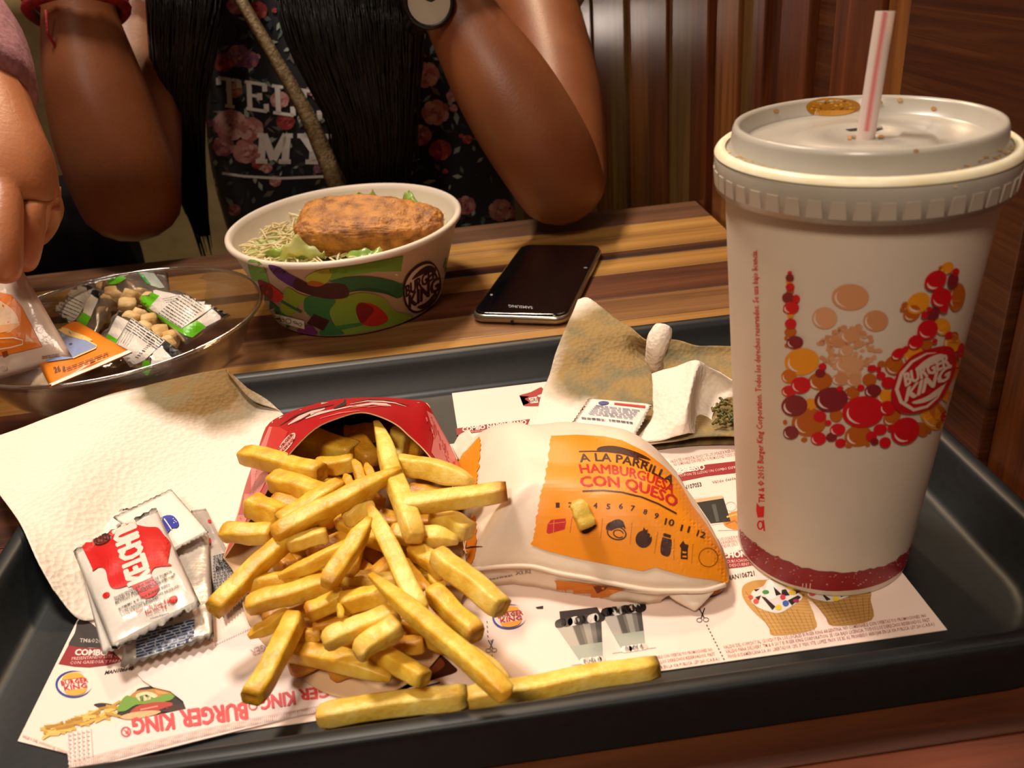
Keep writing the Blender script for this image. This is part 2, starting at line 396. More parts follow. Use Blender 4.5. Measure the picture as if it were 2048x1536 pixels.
# ------------------------------------------------------------------ big paper cup
CUP = V((.1297, .2550, Z_MAT+.0004)); CS = .977
cup = thing('drink_cup', 'tall white paper cup with a crown of red and orange bubbles', 'cup', CUP)
M_cup = mat('cup_paper', '#d8c8b6', '#d2c2b0', 30, .5, sss=.08)
bm = bmesh.new()
lathe(bm, [(r*CS, z*CS) for r, z in [(.0285, .004), (.0300, .0), (.0314, .0004), (.0317, .002), (.0414, .1455), (.0408, .1455), (.0305, .006), (0.0001, .005)]], CUP, 96)
cw = obj('cup_wall', bm, M_cup, cup, True); mod(cw, 'EDGE_SPLIT', split_angle=math.radians(60))
bm = bmesh.new(); lathe(bm, [(.0385, .128), (.0001, .128)], CUP, 48); obj('drink', bm, mat('cola', '#1c0b04', None, rough=.1), cup, True)
M_lid = mat('translucent_lid_plastic', '#b6ac9e', '#c0b7aa', 40, .26, alpha=.86, sss=.1)
bm = bmesh.new()
lathe(bm, [(r*CS, z*CS) for r, z in [(.0437, .1432), (.0444, .1436), (.0449, .1525), (.0446, .1548), (.0436, .1562), (.0424, .1562), (.0412, .1550), (.0402, .1562), (.0396, .1612), (.0390, .1628), (.0380, .1630), (.0371, .1618), (.0360, .1578), (.0335, .1572), (.0215, .1570), (.0195, .1584), (.0110, .1588), (.0100, .1578), (.0050, .1577), (.0036, .1572), (.0034, .155)]], CUP, 128)
lid = obj('lid', bm, M_lid, cup, True); mod(lid, 'SOLIDIFY', thickness=.0003)
bm = bmesh.new(); lathe(bm, [(r*CS, z*CS) for r, z in [(.0416, .1560), (.0424, .1566), (.0434, .15665), (.0442, .1560), (.0448, .1551), (.0450, .1545)]], CUP, 128)  # even cream ring laid over the lid flange
obj('cream_ring', bm, mat('cream_ring_coat', '#e9dcb6', '#f1e8cc', 220, .4, sss=.2), lid, True, label='cream ring along the lid edge')
# ribs moulded round the skirt
bm = bmesh.new()
for i in range(44):
    a = 2*math.pi*i/44; w_ = .055
    P = [(r*CS, z*CS, d) for r, z, d in [(.0447, .1450, -w_), (.0447, .1450, w_), (.0451, .1500, w_*.75), (.0451, .1500, -w_*.75)]]
    q = [bm.verts.new(CUP+V((r*math.cos(a+d), r*math.sin(a+d), z))) for r, z, d in P]; p2 = [bm.verts.new(CUP+V(((r-.0007)*math.cos(a+d), (r-.0007)*math.sin(a+d), z))) for r, z, d in P]
    bm.faces.new(q)
    for k in range(4): bm.faces.new((q[k], p2[k], p2[(k+1) % 4], q[(k+1) % 4]))
obj('skirt_ribs', bm, mat('rib_plastic', '#b3a697', None, rough=.35), lid)
S0, S1 = PZ(1733, 262, .161), PY(1771, 22, .2565)
sd = (S1-S0).normalized(); S0 = S0-sd*.025
bm = bmesh.new(); ss, su = frame(sd); n = 24
Lr = []
for p, r in ((S0, .0027), (S1, .0027), (S1, .0024), (S0, .0024)): Lr.append([p+(ss*math.cos(2*math.pi*i/n)+su*math.sin(2*math.pi*i/n))*r for i in range(n)])
rings(bm, Lr)
straw = obj('straw', bm, mat('straw_plastic', '#e0c6bd', None, rough=.3, sss=.2), cup, True); mod(straw, 'EDGE_SPLIT', split_angle=math.radians(40))
k = Ink(); k.stroke([(1733, 262), (1752, 140), (1771, 24)], 11, '#dca09c'); k.stroke([(1733, 262), (1752, 140), (1771, 24)], 5, '#d27a7c', 2)
k.build('stripe', straw, on(straw), cell=30, label='pink red stripe along the straw')
k = Ink(); k.poly([(1690, 259), (1716, 256), (1716, 262), (1700, 263)], '#140a06'); k.poly([(1748, 257), (1764, 253), (1766, 257), (1750, 263)], '#3a1c0a')
k.build('straw_slit', lid, on(lid), label='dark cross cut around the straw')
k = Ink()
k.smooth([(1612, 214), (1622, 203), (1650, 196), (1690, 198), (1716, 205), (1718, 220), (1690, 230), (1650, 232), (1622, 228)], '#a5701c')
for i in range(60):
    a, r = rnd.uniform(0, 6.28), math.sqrt(rnd.random()); k.ell(1666+46*r*math.cos(a), 214+14*r*math.sin(a), rnd.uniform(2, 5), rnd.uniform(1, 2.2), rnd.choice(['#7f4d10', '#c08a2c', '#94601a', '#d09c3c']), lay=2, n=8)
for i in range(46):
    x = rnd.uniform(1905, 2040); y = 398-(x-1880)*.47-rnd.uniform(10, 44)*1.0; k.ell(x, y, rnd.uniform(2, 7), rnd.uniform(1, 3), rnd.choice(['#c9a46a', '#b98e50', '#d6b98a']), lay=2, n=8)
for i in range(24):
    x = rnd.uniform(1440, 1560); y = 292+(x-1440)*.35+rnd.uniform(4, 12); k.ell(x, y, rnd.uniform(1, 5), rnd.uniform(1, 2), rnd.choice(['#d8bd86', '#cfae74']), lay=2, n=8)
for x, y in ((1832, 302), (1552, 222), (1760, 205), (1800, 200), (1868, 217), (1720, 243), (1700, 276), (1762, 274)): k.ell(x, y, 6, 4, '#b58a55', lay=2, n=10)
k.build('drink_specks', lid, on(lid), INKG, cell=12, label='dried brown drink splashes')

# cup printing, traced as ellipses of the bubble crown
k = Ink(1400, 450, .3164); RE, MR, OR, AM, BU, PK = '#c5101c', '#7c1e26', '#c4661a', '#e08e1e', '#b45a16', '#cf9468'
B = [(572, 300, 15, 13, RE), (572, 330, 26, 24, MR), (566, 360, 22, 18, AM), (574, 388, 28, 24, RE), (572, 420, 25, 18, BU), (560, 455, 36, 32, MR), (612, 462, 24, 26, RE), (580, 520, 50, 38, RE), (538, 540, 12, 12, BU), (575, 570, 22, 18, AM),
     (577, 620, 36, 32, RE), (574, 675, 38, 30, BU), (546, 715, 12, 14, BU), (603, 738, 52, 40, MR), (550, 760, 14, 14, BU), (645, 862, 108, 84, AM), (565, 955, 48, 44, OR), (760, 985, 76, 56, BU), (762, 930, 32, 28, MR), (776, 890, 26, 22, RE),
     (640, 1008, 62, 52, RE), (566, 1045, 46, 34, RE), (600, 1138, 80, 66, MR), (830, 1098, 104, 76, MR), (700, 1130, 40, 36, AM), (690, 1245, 108, 88, BU), (760, 1205, 40, 34, RE), (540, 1245, 14, 16, BU), (578, 1308, 48, 42, MR), (660, 1355, 20, 16, BU),
     (750, 1345, 48, 40, RE), (810, 1245, 22, 18, RE), (860, 1200, 40, 44, BU), (870, 1288, 48, 38, RE), (832, 1335, 34, 28, MR), (888, 1372, 34, 28, RE), (1030, 1175, 130, 98, RE), (960, 1060, 48, 40, BU), (885, 1028, 22, 16, RE), (1015, 1022, 24, 20, RE),
     (1090, 1042, 52, 40, MR), (1070, 975, 44, 40, BU), (1085, 900, 30, 22, RE), (1125, 905, 18, 16, RE), (1145, 875, 26, 20, BU), (1140, 945, 30, 24, RE), (1185, 990, 42, 36, RE), (1165, 1080, 50, 44, AM), (1000, 1330, 86, 66, BU), (1080, 1330, 34, 32, RE), (1135, 1285, 42, 34, RE),
     (1100, 1362, 26, 22, MR), (1165, 1368, 36, 34, RE), (1058, 1385, 16, 14, BU), (1210, 1215, 60, 44, BU), (1180, 1150, 50, 44, RE), (1290, 1295, 92, 80, RE), (1395, 1290, 38, 50, BU), (1460, 1210, 60, 90, AM), (1500, 1180, 44, 80, OR), (1540, 1060, 36, 70, AM),
     (1245, 810, 46, 32, RE), (1225, 885, 60, 60, BU), (1345, 815, 62, 46, AM), (1290, 780, 26, 18, RE), (1355, 735, 52, 42, RE), (1430, 655, 66, 58, RE), (1430, 755, 36, 30, BU), (1475, 728, 18, 16, RE), (1525, 640, 50, 56, AM), (1465, 555, 40, 36, MR), (1412, 562, 26, 20, RE),
     (1335, 555, 58, 46, BU), (1375, 490, 78, 60, AM), (1290, 500, 22, 16, BU), (1275, 530, 16, 14, BU), (1440, 525, 18, 14, RE), (1515, 455, 66, 60, RE), (1480, 345, 74, 56, RE), (1618, 452, 50, 88, BU), (1588, 345, 34, 48, MR), (1606, 292, 22, 26, RE), (1555, 270, 46, 34, AM),
     (1515, 265, 14, 10, BU), (1530, 520, 30, 30, RE), (1585, 745, 50, 60, AM), (1600, 700, 30, 26, BU), (1560, 690, 26, 20, RE), (1635, 790, 22, 50, RE), (1600, 900, 30, 70, OR), (1620, 1000, 16, 60, RE), (1440, 1290, 16, 22, BU), (1500, 1262, 14, 18, BU), (1535, 1215, 16, 34, RE), (1200, 1275, 24, 20, RE), (940, 1390, 22, 14, BU)]
FN = [(950, 455, 118, 84), (788, 588, 80, 70), (1110, 605, 80, 68), (950, 700, 62, 44), (936, 880, 88, 56), (890, 975, 56, 38), (975, 985, 46, 34), (925, 795, 44, 34), (875, 745, 40, 28), (1000, 750, 30, 26)]
random_f = random.Random(3)
for i in range(190):
    t = random_f.random(); yy = 640+t*360; ww = 60+150*math.sin(min(1, t*1.3)*math.pi)**1.0
    FN.append((945+random_f.uniform(-ww, ww), yy, random_f.uniform(10, 24), random_f.uniform(8, 19)))
for i, (x, y, a, b) in enumerate(FN):
    k.ell(x, y, a, b, ['#c98d62', '#cf976e', '#c4875c'][i % 3], lay=1.6+(i % 7)*.05 if i > 9 else 2, n=12 if i > 9 else 26)
    if a > 40: k.arc(x, y, a*.78, b*.78, 13, 105, 215, '#dcc4b4', lay=3, n=10, taper=True)
def bubble(x, y, a, b, c, l):
    rot = -8 if x < 1200 else -38
    if x > 1560: rot = -70 if a > b else 10
    k.ell(x, y, a*1.02, b*1.02, c, rot, l, 26 if a > 30 else 12)
    if a > 44: k.arc(x, y, a*.76, b*.76, 14 if a > 70 else 9, 110, 210, '#e2cabb', rot, l+1, 10, True)
order = sorted(B, key=lambda q: q[4] in (BU, OR, AM), reverse=True)
for i, q in enumerate(order): bubble(*q, 2+i*.11)
# emblem on the cup
k.smooth([(1200, 1050), (1235, 940), (1330, 820), (1480, 765), (1570, 765), (1605, 830), (1590, 940), (1520, 1080), (1400, 1170), (1270, 1180), (1215, 1130)], '#b5121c', 14, 5)
k.stroke([(1480, 800), (1420, 805), (1330, 855), (1265, 930), (1235, 1030), (1262, 1110), (1340, 1160), (1420, 1140), (1490, 1080), (1540, 990)], 24, '#d9bfae', 15, True)
k.smooth([(1350, 905), (1420, 840), (1500, 808), (1535, 825), (1480, 865), (1390, 905)], '#d9bfae', 15)
k.text('BURGER', (1290, 1010), (1565, 880), (-12, -78), '#d9bfae', 16, .01, 2, None, .05); k.text('KING', (1285, 1110), (1555, 965), (20, -92), '#d9bfae', 16, .01, 2, None, .06)
k.smooth([(1330, 1110), (1420, 1075), (1530, 1000), (1500, 1060), (1430, 1105), (1360, 1122)], '#d9bfae', 15)
# red notice up the side
k.set(); k.text('TM & © 2015 Burger King Corporation. Todos los derechos reservados. Se usa bajo licencia.', (1530, 1006), (1515, 500), (-12, -1), '#cf1420', 2, .012, 1)
k.poly([(1516, 1035), (1528, 1034), (1529, 1012), (1520, 1013), (1514, 1005), (1513, 1020)], '#cf1420', 2); k.arc(1521, 1050, 5, 8, 3, 0, 360, '#cf1420'); k.stroke([(1527, 1040), (1529, 1062)], 3, '#cf1420')
k.build('crown_print', cup, on(cw), cell=26, label='printed bubble crown, emblem and red notice')
k = Ink(); T0, T1 = [], []
lower = [(1480, 1072), (1486, 1096), (1500, 1118), (1525, 1140), (1560, 1160), (1600, 1173), (1650, 1181), (1690, 1181), (1730, 1176), (1770, 1163), (1800, 1144), (1812, 1128), (1817, 1110)]
upper = [(1479, 1058), (1494, 1074), (1516, 1090), (1540, 1106), (1570, 1120), (1600, 1133), (1650, 1143), (1695, 1144), (1735, 1139), (1775, 1127), (1806, 1109), (1820, 1094), (1826, 1085)]
for i in range(72):
    t = i/71; a = cr([V((*p, 0)) for p in lower], t); b = cr([V((*p, 0)) for p in upper], t); T0.append((a.x, a.y)); T1.append((b.x+rnd.uniform(-1, 1), b.y+rnd.uniform(-2.5, 2.5)))
for i in range(71): k.poly([T0[i], T0[i+1], T1[i+1], T1[i]], '#8c1c24')
for i in range(90):
    t = rnd.random(); a = cr([V((*p, 0)) for p in lower], t); b = cr([V((*p, 0)) for p in upper], t); p = a.lerp(b, rnd.random()**.6); k.ell(p.x, p.y, rnd.uniform(.6, 2.6), rnd.uniform(.5, 1.6), '#bf8a80', lay=2, n=6)
for x in (1605, 1612, 1620): k.stroke([(x, 1178), (x+1, 1166)], 2, '#d2b0a2', 2)
k.build('base_band', cup, on(cw), cell=16, label='worn dark red band round the foot')

# ------------------------------------------------------------------ salad bowl
SB = V((-.0643, .582, 0.0006)); SY = 1.12
bowl = thing('salad_bowl', 'white paper salad bowl printed with green and purple leaf shapes', 'bowl', SB)
bm = bmesh.new()
lathe(bm, [(.0555, .003), (.0580, 0), (.0592, .0008), (.0758, .0525), (.0775, .0530), (.0790, .0548), (.0788, .0570), (.0772, .0580), (.0752, .0572), (.0742, .0540), (.0580, .006), (.0001, .004)], SB, 96, sy=SY)
bw = obj('bowl_wall', bm, mat('bowl_paper', '#e2d2bf', '#dccbb8', 30, .45, sss=.05), bowl, True); mod(bw, 'EDGE_SPLIT', split_angle=math.radians(70))
k = Ink(400, 340, .293)
LG, DG, OL, YG, PU, MA, RD = '#6f9a3a', '#2c5f3a', '#86962c', '#a3a634', '#54256a', '#42181f', '#b8281e'
k.smooth([(330, 620), (425, 640), (470, 760), (450, 800), (410, 760), (360, 745)], LG); k.smooth([(350, 740), (425, 830), (560, 960), (600, 1020), (500, 1010), (430, 940), (372, 820)], DG, 2)
k.smooth([(398, 748), (470, 770), (556, 835), (572, 865), (540, 900), (495, 890), (440, 842)], RD, 3); k.smooth([(398, 748), (465, 768), (500, 815), (490, 880), (440, 842)], '#7c1f22', 4)
k.poly([(560, 880), (700, 960), (690, 975), (556, 900)], DG, 4)
k.smooth([(600, 800), (700, 850), (900, 880), (1100, 835), (1250, 870), (1330, 960), (1450, 990), (1420, 1025), (1300, 1010), (1180, 910), (1060, 890), (950, 930), (890, 950), (700, 900), (640, 985), (555, 965), (560, 880)], OL, 2)
k.smooth([(470, 648), (545, 660), (600, 700), (690, 755), (690, 810), (620, 790), (520, 722)], PU, 4); k.smooth([(660, 735), (720, 765), (800, 795), (870, 775), (990, 778), (1012, 856), (900, 876), (760, 850), (640, 800)], MA, 5)
k.smooth([(720, 740), (790, 688), (900, 668), (892, 730), (850, 775), (780, 790)], YG, 3); k.smooth([(735, 775), (800, 792), (850, 775), (820, 760), (760, 752)], '#a8541e', 6)
k.poly([(890, 668), (1100, 640), (1385, 585), (1370, 690), (1200, 692), (1000, 722), (890, 752)], LG, 2)
k.smooth([(880, 755), (1050, 725), (1200, 730), (1340, 762), (1400, 800), (1360, 872), (1250, 832), (1100, 812), (1010, 832), (990, 780)], DG, 3); k.smooth([(1010, 832), (1100, 800), (1250, 815), (1350, 875), (1250, 840), (1100, 822)], '#1e4a2c', 4)
k.smooth([(720, 870), (800, 860), (925, 882), (890, 950), (890, 1000), (920, 1060), (985, 1115), (820, 1122), (835, 1060), (760, 1000), (714, 950)], '#35703c', 3)
k.smooth([(890, 945), (1050, 900), (1075, 960), (1090, 1030), (1180, 1060), (1270, 1010), (1295, 965), (1350, 980), (1400, 1030), (1250, 1072), (1000, 1118), (925, 1060)], '#7e9a34', 3); k.poly([(925, 1060), (1250, 1015), (1250, 1024), (960, 1090)], '#3c7a3c', 4)
k.smooth([(1070, 920), (1110, 900), (1200, 922), (1275, 990), (1265, 1035), (1180, 1062), (1100, 1042), (1066, 970)], RD, 5); k.smooth([(1070, 920), (1110, 900), (1185, 945), (1140, 1010), (1100, 1042), (1066, 970)], '#7c1a20', 6)
k.poly([(780, 975), (884, 1022), (842, 1092), (733, 1042)], MA, 6); k.smooth([(650, 1098), (740, 1052), (800, 1100), (790, 1122), (700, 1112)], '#6c2a64', 4); k.poly([(590, 1090), (470, 1035), (440, 985), (480, 1010), (620, 1065)], DG, 2)
k.smooth([(1650, 700), (1690, 560), (1745, 440), (1745, 640), (1738, 740), (1690, 800), (1640, 822)], '#6c8c34', 2); k.smooth([(1668, 680), (1740, 660), (1735, 760), (1680, 800)], '#3c6a34', 3)
k.poly([(458, 962), (715, 1025), (718, 1082), (470, 1012)], '#dccbb8', 7)
for P in ([(480, 975), (492, 985), (484, 1000), (496, 1008)], [(505, 988), (520, 990), (505, 1010), (520, 1016)], [(548, 995), (560, 1030), (580, 1032), (582, 1015), (566, 1012)], [(596, 1010), (590, 1030), (610, 1045), (628, 1035), (622, 1012), (600, 1010)], [(640, 1028), (652, 1042), (672, 1046), (690, 1036), (702, 1048), (690, 1062), (672, 1046), (655, 1026), (640, 1030)]): k.stroke(P, 4, '#1a1010', 8)
k.smooth([(1382, 790), (1420, 700), (1500, 635), (1570, 625), (1620, 680), (1640, 790), (1600, 890), (1530, 955), (1450, 972), (1395, 910)], '#3a1016', 7, 5)
k.smooth([(1394, 800), (1430, 712), (1500, 652), (1570, 640), (1612, 690), (1625, 790), (1590, 880), (1525, 940), (1458, 955), (1408, 905)], '#dcc8b6', 8, 5)
k.smooth([(1440, 745), (1480, 690), (1540, 650), (1585, 655), (1590, 690), (1520, 705)], '#3a1016', 9); k.smooth([(1475, 930), (1540, 895), (1600, 830), (1605, 870), (1570, 915), (1510, 945)], '#3a1016', 9)
k.text('BURGER', (1400, 862), (1612, 725), (-3, -75), '#3a1016', 10, .01, 2, None, .05); k.text('KING', (1420, 945), (1622, 815), (0, -92), '#3a1016', 10, .01, 2, None, .06)
k.build('leaf_print', bowl, on(bw), cell=11, lift=.0003, eps=.00007, label='printed leaves, tomatoes, dark round emblem and handwritten label')
# salad bed, shredded cheese, lettuce and fillet
M_let = mat('pale_lettuce', '#a9b765', '#cfd29a', 60, .35, sss=.25, bump=.3, bscale=120); M_lg = mat('green_lettuce', '#6f9438', '#a9bf62', 50, .3, sss=.2, bump=.3, bscale=120)
M_chz = mat('shredded_cheese', '#dcc48c', '#ead8a8', 50, .5, sss=.2)
bm = bmesh.new(); G = []
for j in range(15):
    G.append([V((SB.x+.0715*j/14*math.cos(2*math.pi*i/48), SB.y+.0715*SY*j/14*math.sin(2*math.pi*i/48), .040+.004*noise.noise(V((j*math.cos(i*.13)*.9, j*math.sin(i*.13)*.9, 3)))+.002*rnd.random())) for i in range(48)])
rings(bm, G[1:], cap0=True)
bed = obj('salad_bed', bm, M_let, smooth=True); tag(bed, 'pale green bed of chopped salad filling the paper bowl', 'salad'); bed['kind'] = 'stuff'
bm = bmesh.new()
for i in range(560):
    a, r = rnd.uniform(0, 6.28), .068*math.sqrt(rnd.random()); p = V((SB.x+r*math.cos(a), SB.y+r*SY*math.sin(a), .043+rnd.uniform(0, .004)))
    if p.x > SB.x+.02 and rnd.random() < .6: continue
    d = V((rnd.uniform(-1, 1), rnd.uniform(-1, 1), rnd.uniform(-.2, .35))).normalized()*rnd.uniform(.004, .010); s = V((-d.y, d.x, 0)).normalized()
    b_ = V((0, 0, rnd.uniform(0, .002))); tube(bm, [p-d, p-d*.3+b_, p+d*.3+b_, p+d], .00062, 5)
chz = obj('shredded_cheese', bm, M_chz, smooth=True); tag(chz, 'pale yellow shredded cheese strewn over the salad', 'cheese'); chz['kind'] = 'stuff'
def leaf(pts, m, label, wob, seed):
    b = sheet(pts, 14, 10, .004*wob, 160, seed); thick(b, .0005); o = obj('lettuce_leaf', b, m, smooth=True); tag(o, label, 'lettuce', 'lettuce pieces in the salad bowl')
leaf([[(513, 516, .044), (540, 500, .052), (565, 492, .053)], [(540, 520, .044), (565, 508, .050), (590, 500, .052)], [(560, 528, .042), (585, 520, .046), (610, 512, .048)]], M_lg, 'green lettuce piece at the near left rim of the bowl', 1, 1)
leaf([[(552, 520, .046), (575, 495, .056), (600, 480, .060)], [(590, 522, .044), (610, 505, .052), (625, 494, .054)], [(640, 526, .043), (650, 512, .047), (648, 505, .050)]], M_let, 'curled pale lettuce piece just left of the fillet end', 1.6, 5)
leaf([[(700, 400, .050), (712, 388, .058), (735, 384, .060)], [(715, 404, .048), (735, 394, .055), (748, 392, .056)]], M_lg, 'small lettuce tip behind the middle of the fillet', 1, 8)
leaf([[(735, 405, .050), (738, 385, .060), (745, 378, .064)], [(760, 410, .050), (757, 396, .056), (752, 385, .060)]], M_let, 'pointed lettuce tip standing behind the fillet', 1, 11)
leaf([[(800, 425, .050), (805, 396, .060), (816, 374, .068)], [(825, 430, .050), (825, 408, .058), (824, 385, .064)], [(842, 434, .050), (842, 418, .056), (834, 400, .060)]], M_lg, 'tall lettuce leaf standing at the far right of the bowl', 1, 14)
leaf([[(690, 508, .048), (720, 500, .050), (760, 500, .050)], [(700, 520, .046), (730, 514, .048), (770, 510, .048)]], M_lg, 'lettuce piece under the near edge of the fillet', 1, 17)
# fillet
bm = bmesh.new(); bmesh.ops.create_icosphere(bm, subdivisions=6, radius=1.0)
FC = PZ(740, 450, .058); fx = V((1, -.12, -.06)).normalized(); fy = V((.12, .95, .30)).normalized(); fz = fx.cross(fy).normalized(); fy = fz.cross(fx)
for v in bm.verts:
    p = v.co; q = [math.copysign(abs(c)**.5, c) for c in p]
    x, y, z = q[0]*.0475, q[1]*.0235*(1-.35*max(0, q[0])), q[2]*.0115*(1-.25*max(0, q[0]))
    if q[1] < 0: z -= .000
    w0 = FC+fx*x+fy*y+fz*z; d = .0016*noise.noise(w0*110)+.0010*noise.noise(w0*260)+.0007*noise.noise(w0*520)
    v.co = w0+(fx*p.x+fy*p.y+fz*p.z)*d
M_fil = mat('breaded_crust', '#6c3a10', '#bd7c2a', 130, .55, bump=.45, bscale=700, lo=.28, hi=.62, detail=8)
fil = obj('breaded_fillet', bm, M_fil, smooth=True); tag(fil, 'golden brown breaded chicken fillet lying on the salad', 'chicken')

# ------------------------------------------------------------------ phone
P0, P1, P2, P3 = [PZ(*p, .0075) for p in ((948, 622), (1122, 645), (1207, 488), (1045, 482))]
pc = (P0+P1+P2+P3)/4; ax = ((P2-P1)+(P3-P0)).normalized(); ax.z = 0; ay = V((-ax.y, ax.x, 0))
phone = thing('mobile_phone', 'black mobile phone with silver rim lying face up beside the salad bowl', 'phone', (pc.x, pc.y, .0005))
def slab(bm, hl, hw, r, zs):
    Ls = []
    for d, z in zs: Ls.append([V((pc.x, pc.y, 0))+ax*p.x+ay*p.y+V((0, 0, z)) for p in rrect(-hl+d, hl-d, -hw+d, hw-d, max(.001, r-d), 0, 8)])
    rings(bm, Ls, cap0=True, cap1=True)
bm = bmesh.new(); slab(bm, .0665, .0320, .0095, [(.0022, .0005), (.0006, .0013), (0, .0030), (.0004, .0052), (.0014, .0062)]); body = obj('frame', bm, mat('silver_metal', '#b9ad98', '#a39883', 90, .25, metal=.9), phone, True)
bm = bmesh.new(); slab(bm, .0652, .0307, .0085, [(0, .0061), (.0003, .0071), (.0012, .0075), (.002, .00755)]); gl = obj('screen', bm, mat('phone_glass', '#08080a', None, rough=.06, coat=.5), phone, True)
def tip(x, y, z=.0077): return V((pc.x, pc.y, z))+ax*x+ay*y
bm = bmesh.new(); tube(bm, [tip(-.0668, .004, .0026), tip(-.0672, .004, .0026)], .0011, 12); obj('jack', bm, mat('black_hole', '#050505', None), phone)
k = Ink(900, 400, .293); k.text('SAMSUNG', (562, 728), (398, 716), (4, 17), '#9a9a9e', 2, .01); k.ell(283, 648, 9, 6, '#8c8c8c'); k.ell(925, 463, 13, 5, '#6a6a70')
k.build('lettering', gl, on_z(.0077), INKG, label='grey maker lettering, upside down')
# ------------------------------------------------------------------ clear plastic bowl with crouton bags
PB = V((-.2003, .5030, .0006))
M_clear = clear('clear_plastic', '#f6f3f0', .06, .55, .08); M_film = clear('clear_film', '#e6dfd2', .10, .9, .15, .06)
plastic = thing('plastic_bowl', 'shallow clear plastic bowl holding crouton bags beside the salad bowl', 'bowl', PB)
bm = bmesh.new(); lathe(bm, [(.0001, .0012), (.050, .0012), (.054, .0002), (.060, .001), (.0700, .009), (.0800, .0265), (.0806, .0290), (.0832, .0300), (.0838, .0330), (.0858, .0345), (.0864, .0335)], PB, 96)
o = obj('bowl_wall', bm, M_clear, plastic, True); mod(o, 'SOLIDIFY', thickness=.0006)
bm = bmesh.new(); tube(bm, [PB+V((.0856*math.cos(a), .0856*math.sin(a), .0345)) for a in [2*math.pi*i/72 for i in range(73)]], .0010, 8, False)
obj('rim', bm, clear('clear_rim', '#ece6e0', .05, .8, .3), plastic, True)
def pillow(corners, h, n=16, sag=0.0, crimp=0.0, seed=0, conv=PZ):
    """closed bag through four corners (px,py,z): bulges h above and below its mid plane; crimped short ends"""
    a, b, c, d = [conv(*q) for q in corners]; nm = (b-a).cross(d-a).normalized()
    if nm.z < 0: nm = -nm
    bm = bmesh.new(); T, B = [], []
    for j in range(n+1):
        rt, rb = [], []
        for i in range(n+1):
            u, v = i/n, j/n; p = (a*(1-u)+b*u)*(1-v)+(d*(1-u)+c*u)*v
            e = max(0, (1-abs(2*u-1)**2.6)*(1-abs(2*v-1)**2.6))**.55
            if crimp and (u < crimp or u > 1-crimp): e = 0
            k = .35*h*noise.noise(V((u*5+seed, v*5, seed)))*min(1, e*2)
            zz = .0004*math.sin(j*math.pi)*(1 if (u < crimp or u > 1-crimp) else 0)
            if (i in (0, n)) and crimp: p = p+(b-a)*(.012 if j % 2 else -.006)*(1 if i else -1)
            rt.append(bm.verts.new(p+nm*(h*e+k+.0001)))
            rb.append(rt[-1] if (i in (0, n) or j in (0, n)) else bm.verts.new(p-nm*(h*.7*e-.0001+k*.3)))
        T.append(rt); B.append(rb)
    for j in range(n):
        for i in range(n):
            bm.faces.new((T[j][i], T[j][i+1], T[j+1][i+1], T[j+1][i]))
            try: bm.faces.new((B[j][i], B[j+1][i], B[j+1][i+1], B[j][i+1]))
            except ValueError: pass
    bmesh.ops.recalc_face_normals(bm, faces=bm.faces); return bm
M_crt = mat('crouton', '#b98f4c', '#e0c08a', 90, .8, bump=.4, bscale=300, lo=.3, hi=.7)
GN, BK, WH = '#5fb516', '#0d0b0b', '#d6cec4'
def crouton_bag(label, corners, h, cr_px, prints):
    t = thing('crouton_bag', label, 'snack bag', PZ(*[sum(c[i] for c in corners)/4 for i in range(3)]), 'crouton bags in the clear bowl')
    o = obj('film', pillow(corners, h, 18, seed=rnd.uniform(0, 9)), M_film, t, True)
    for (x, y, z) in cr_px:
        b = bmesh.new(); bmesh.ops.create_cube(b, size=1); bmesh.ops.subdivide_edges(b, edges=b.edges, cuts=2, use_grid_fill=True)
        R_ = Matrix.Rotation(rnd.uniform(0, 3), 3, V((rnd.random(), rnd.random(), rnd.random()+.1))); c = PZ(x, y, z); s = rnd.uniform(.0085, .0105)
        for v in b.verts:
            q = v.co.normalized()*.62; v.co = c+R_@((v.co*.6+q*.4)*s*(1+.12*noise.noise(v.co*3+V((x, y, 0)))))
        obj('crouton', b, M_crt, t, True)
    k = Ink(180, 520, .166); prints(k)
    k.build('label_print', t, on(o), INKG, cell=6, label='white, black and green label print', lift=.0005, eps=.00008)
def lines(k, p0, p1, dn, n, col, wd=3, jag=.3):
    p0, p1, dn = V((*p0, 0)), V((*p1, 0)), V((*dn, 0))
    for i in range(n):
        a, b = p0+dn*i, p1+dn*i; t = 0
        while t < 1:
            e = min(1, t+rnd.uniform(.06, .2)); q0, q1 = a.lerp(b, t), a.lerp(b, e); k.stroke([(q0.x, q0.y), (q1.x, q1.y)], wd, col, 4); t = e+.03
def pr_right(k):
    k.poly([(550, 480), (640, 410), (720, 385), (850, 440), (720, 580), (1110, 832), (1290, 735), (1395, 810), (1230, 940), (1150, 915), (700, 600)], GN)
    k.poly([(720, 385), (800, 368), (1030, 420), (1050, 435), (850, 440)], WH); k.poly([(850, 430), (1130, 430), (1400, 480), (1500, 565), (1110, 832), (720, 580)], WH, 2)
    k.poly([(1290, 735), (1470, 590), (1580, 690), (1570, 720), (1395, 808)], WH); k.poly([(1460, 590), (1510, 568), (1635, 610), (1660, 660), (1580, 710), (1560, 660)], BK, 3); k.poly([(1400, 480), (1460, 500), (1500, 560), (1440, 530)], BK, 3)
    lines(k, (840, 640), (1110, 820), (28, -24), 11, '#34302c', 8); lines(k, (880, 480), (1080, 440), (20, 22), 3, '#6a645c', 4)
    k.stroke([(720, 580), (1110, 832), (1500, 565)], 5, '#8c857c', 3)
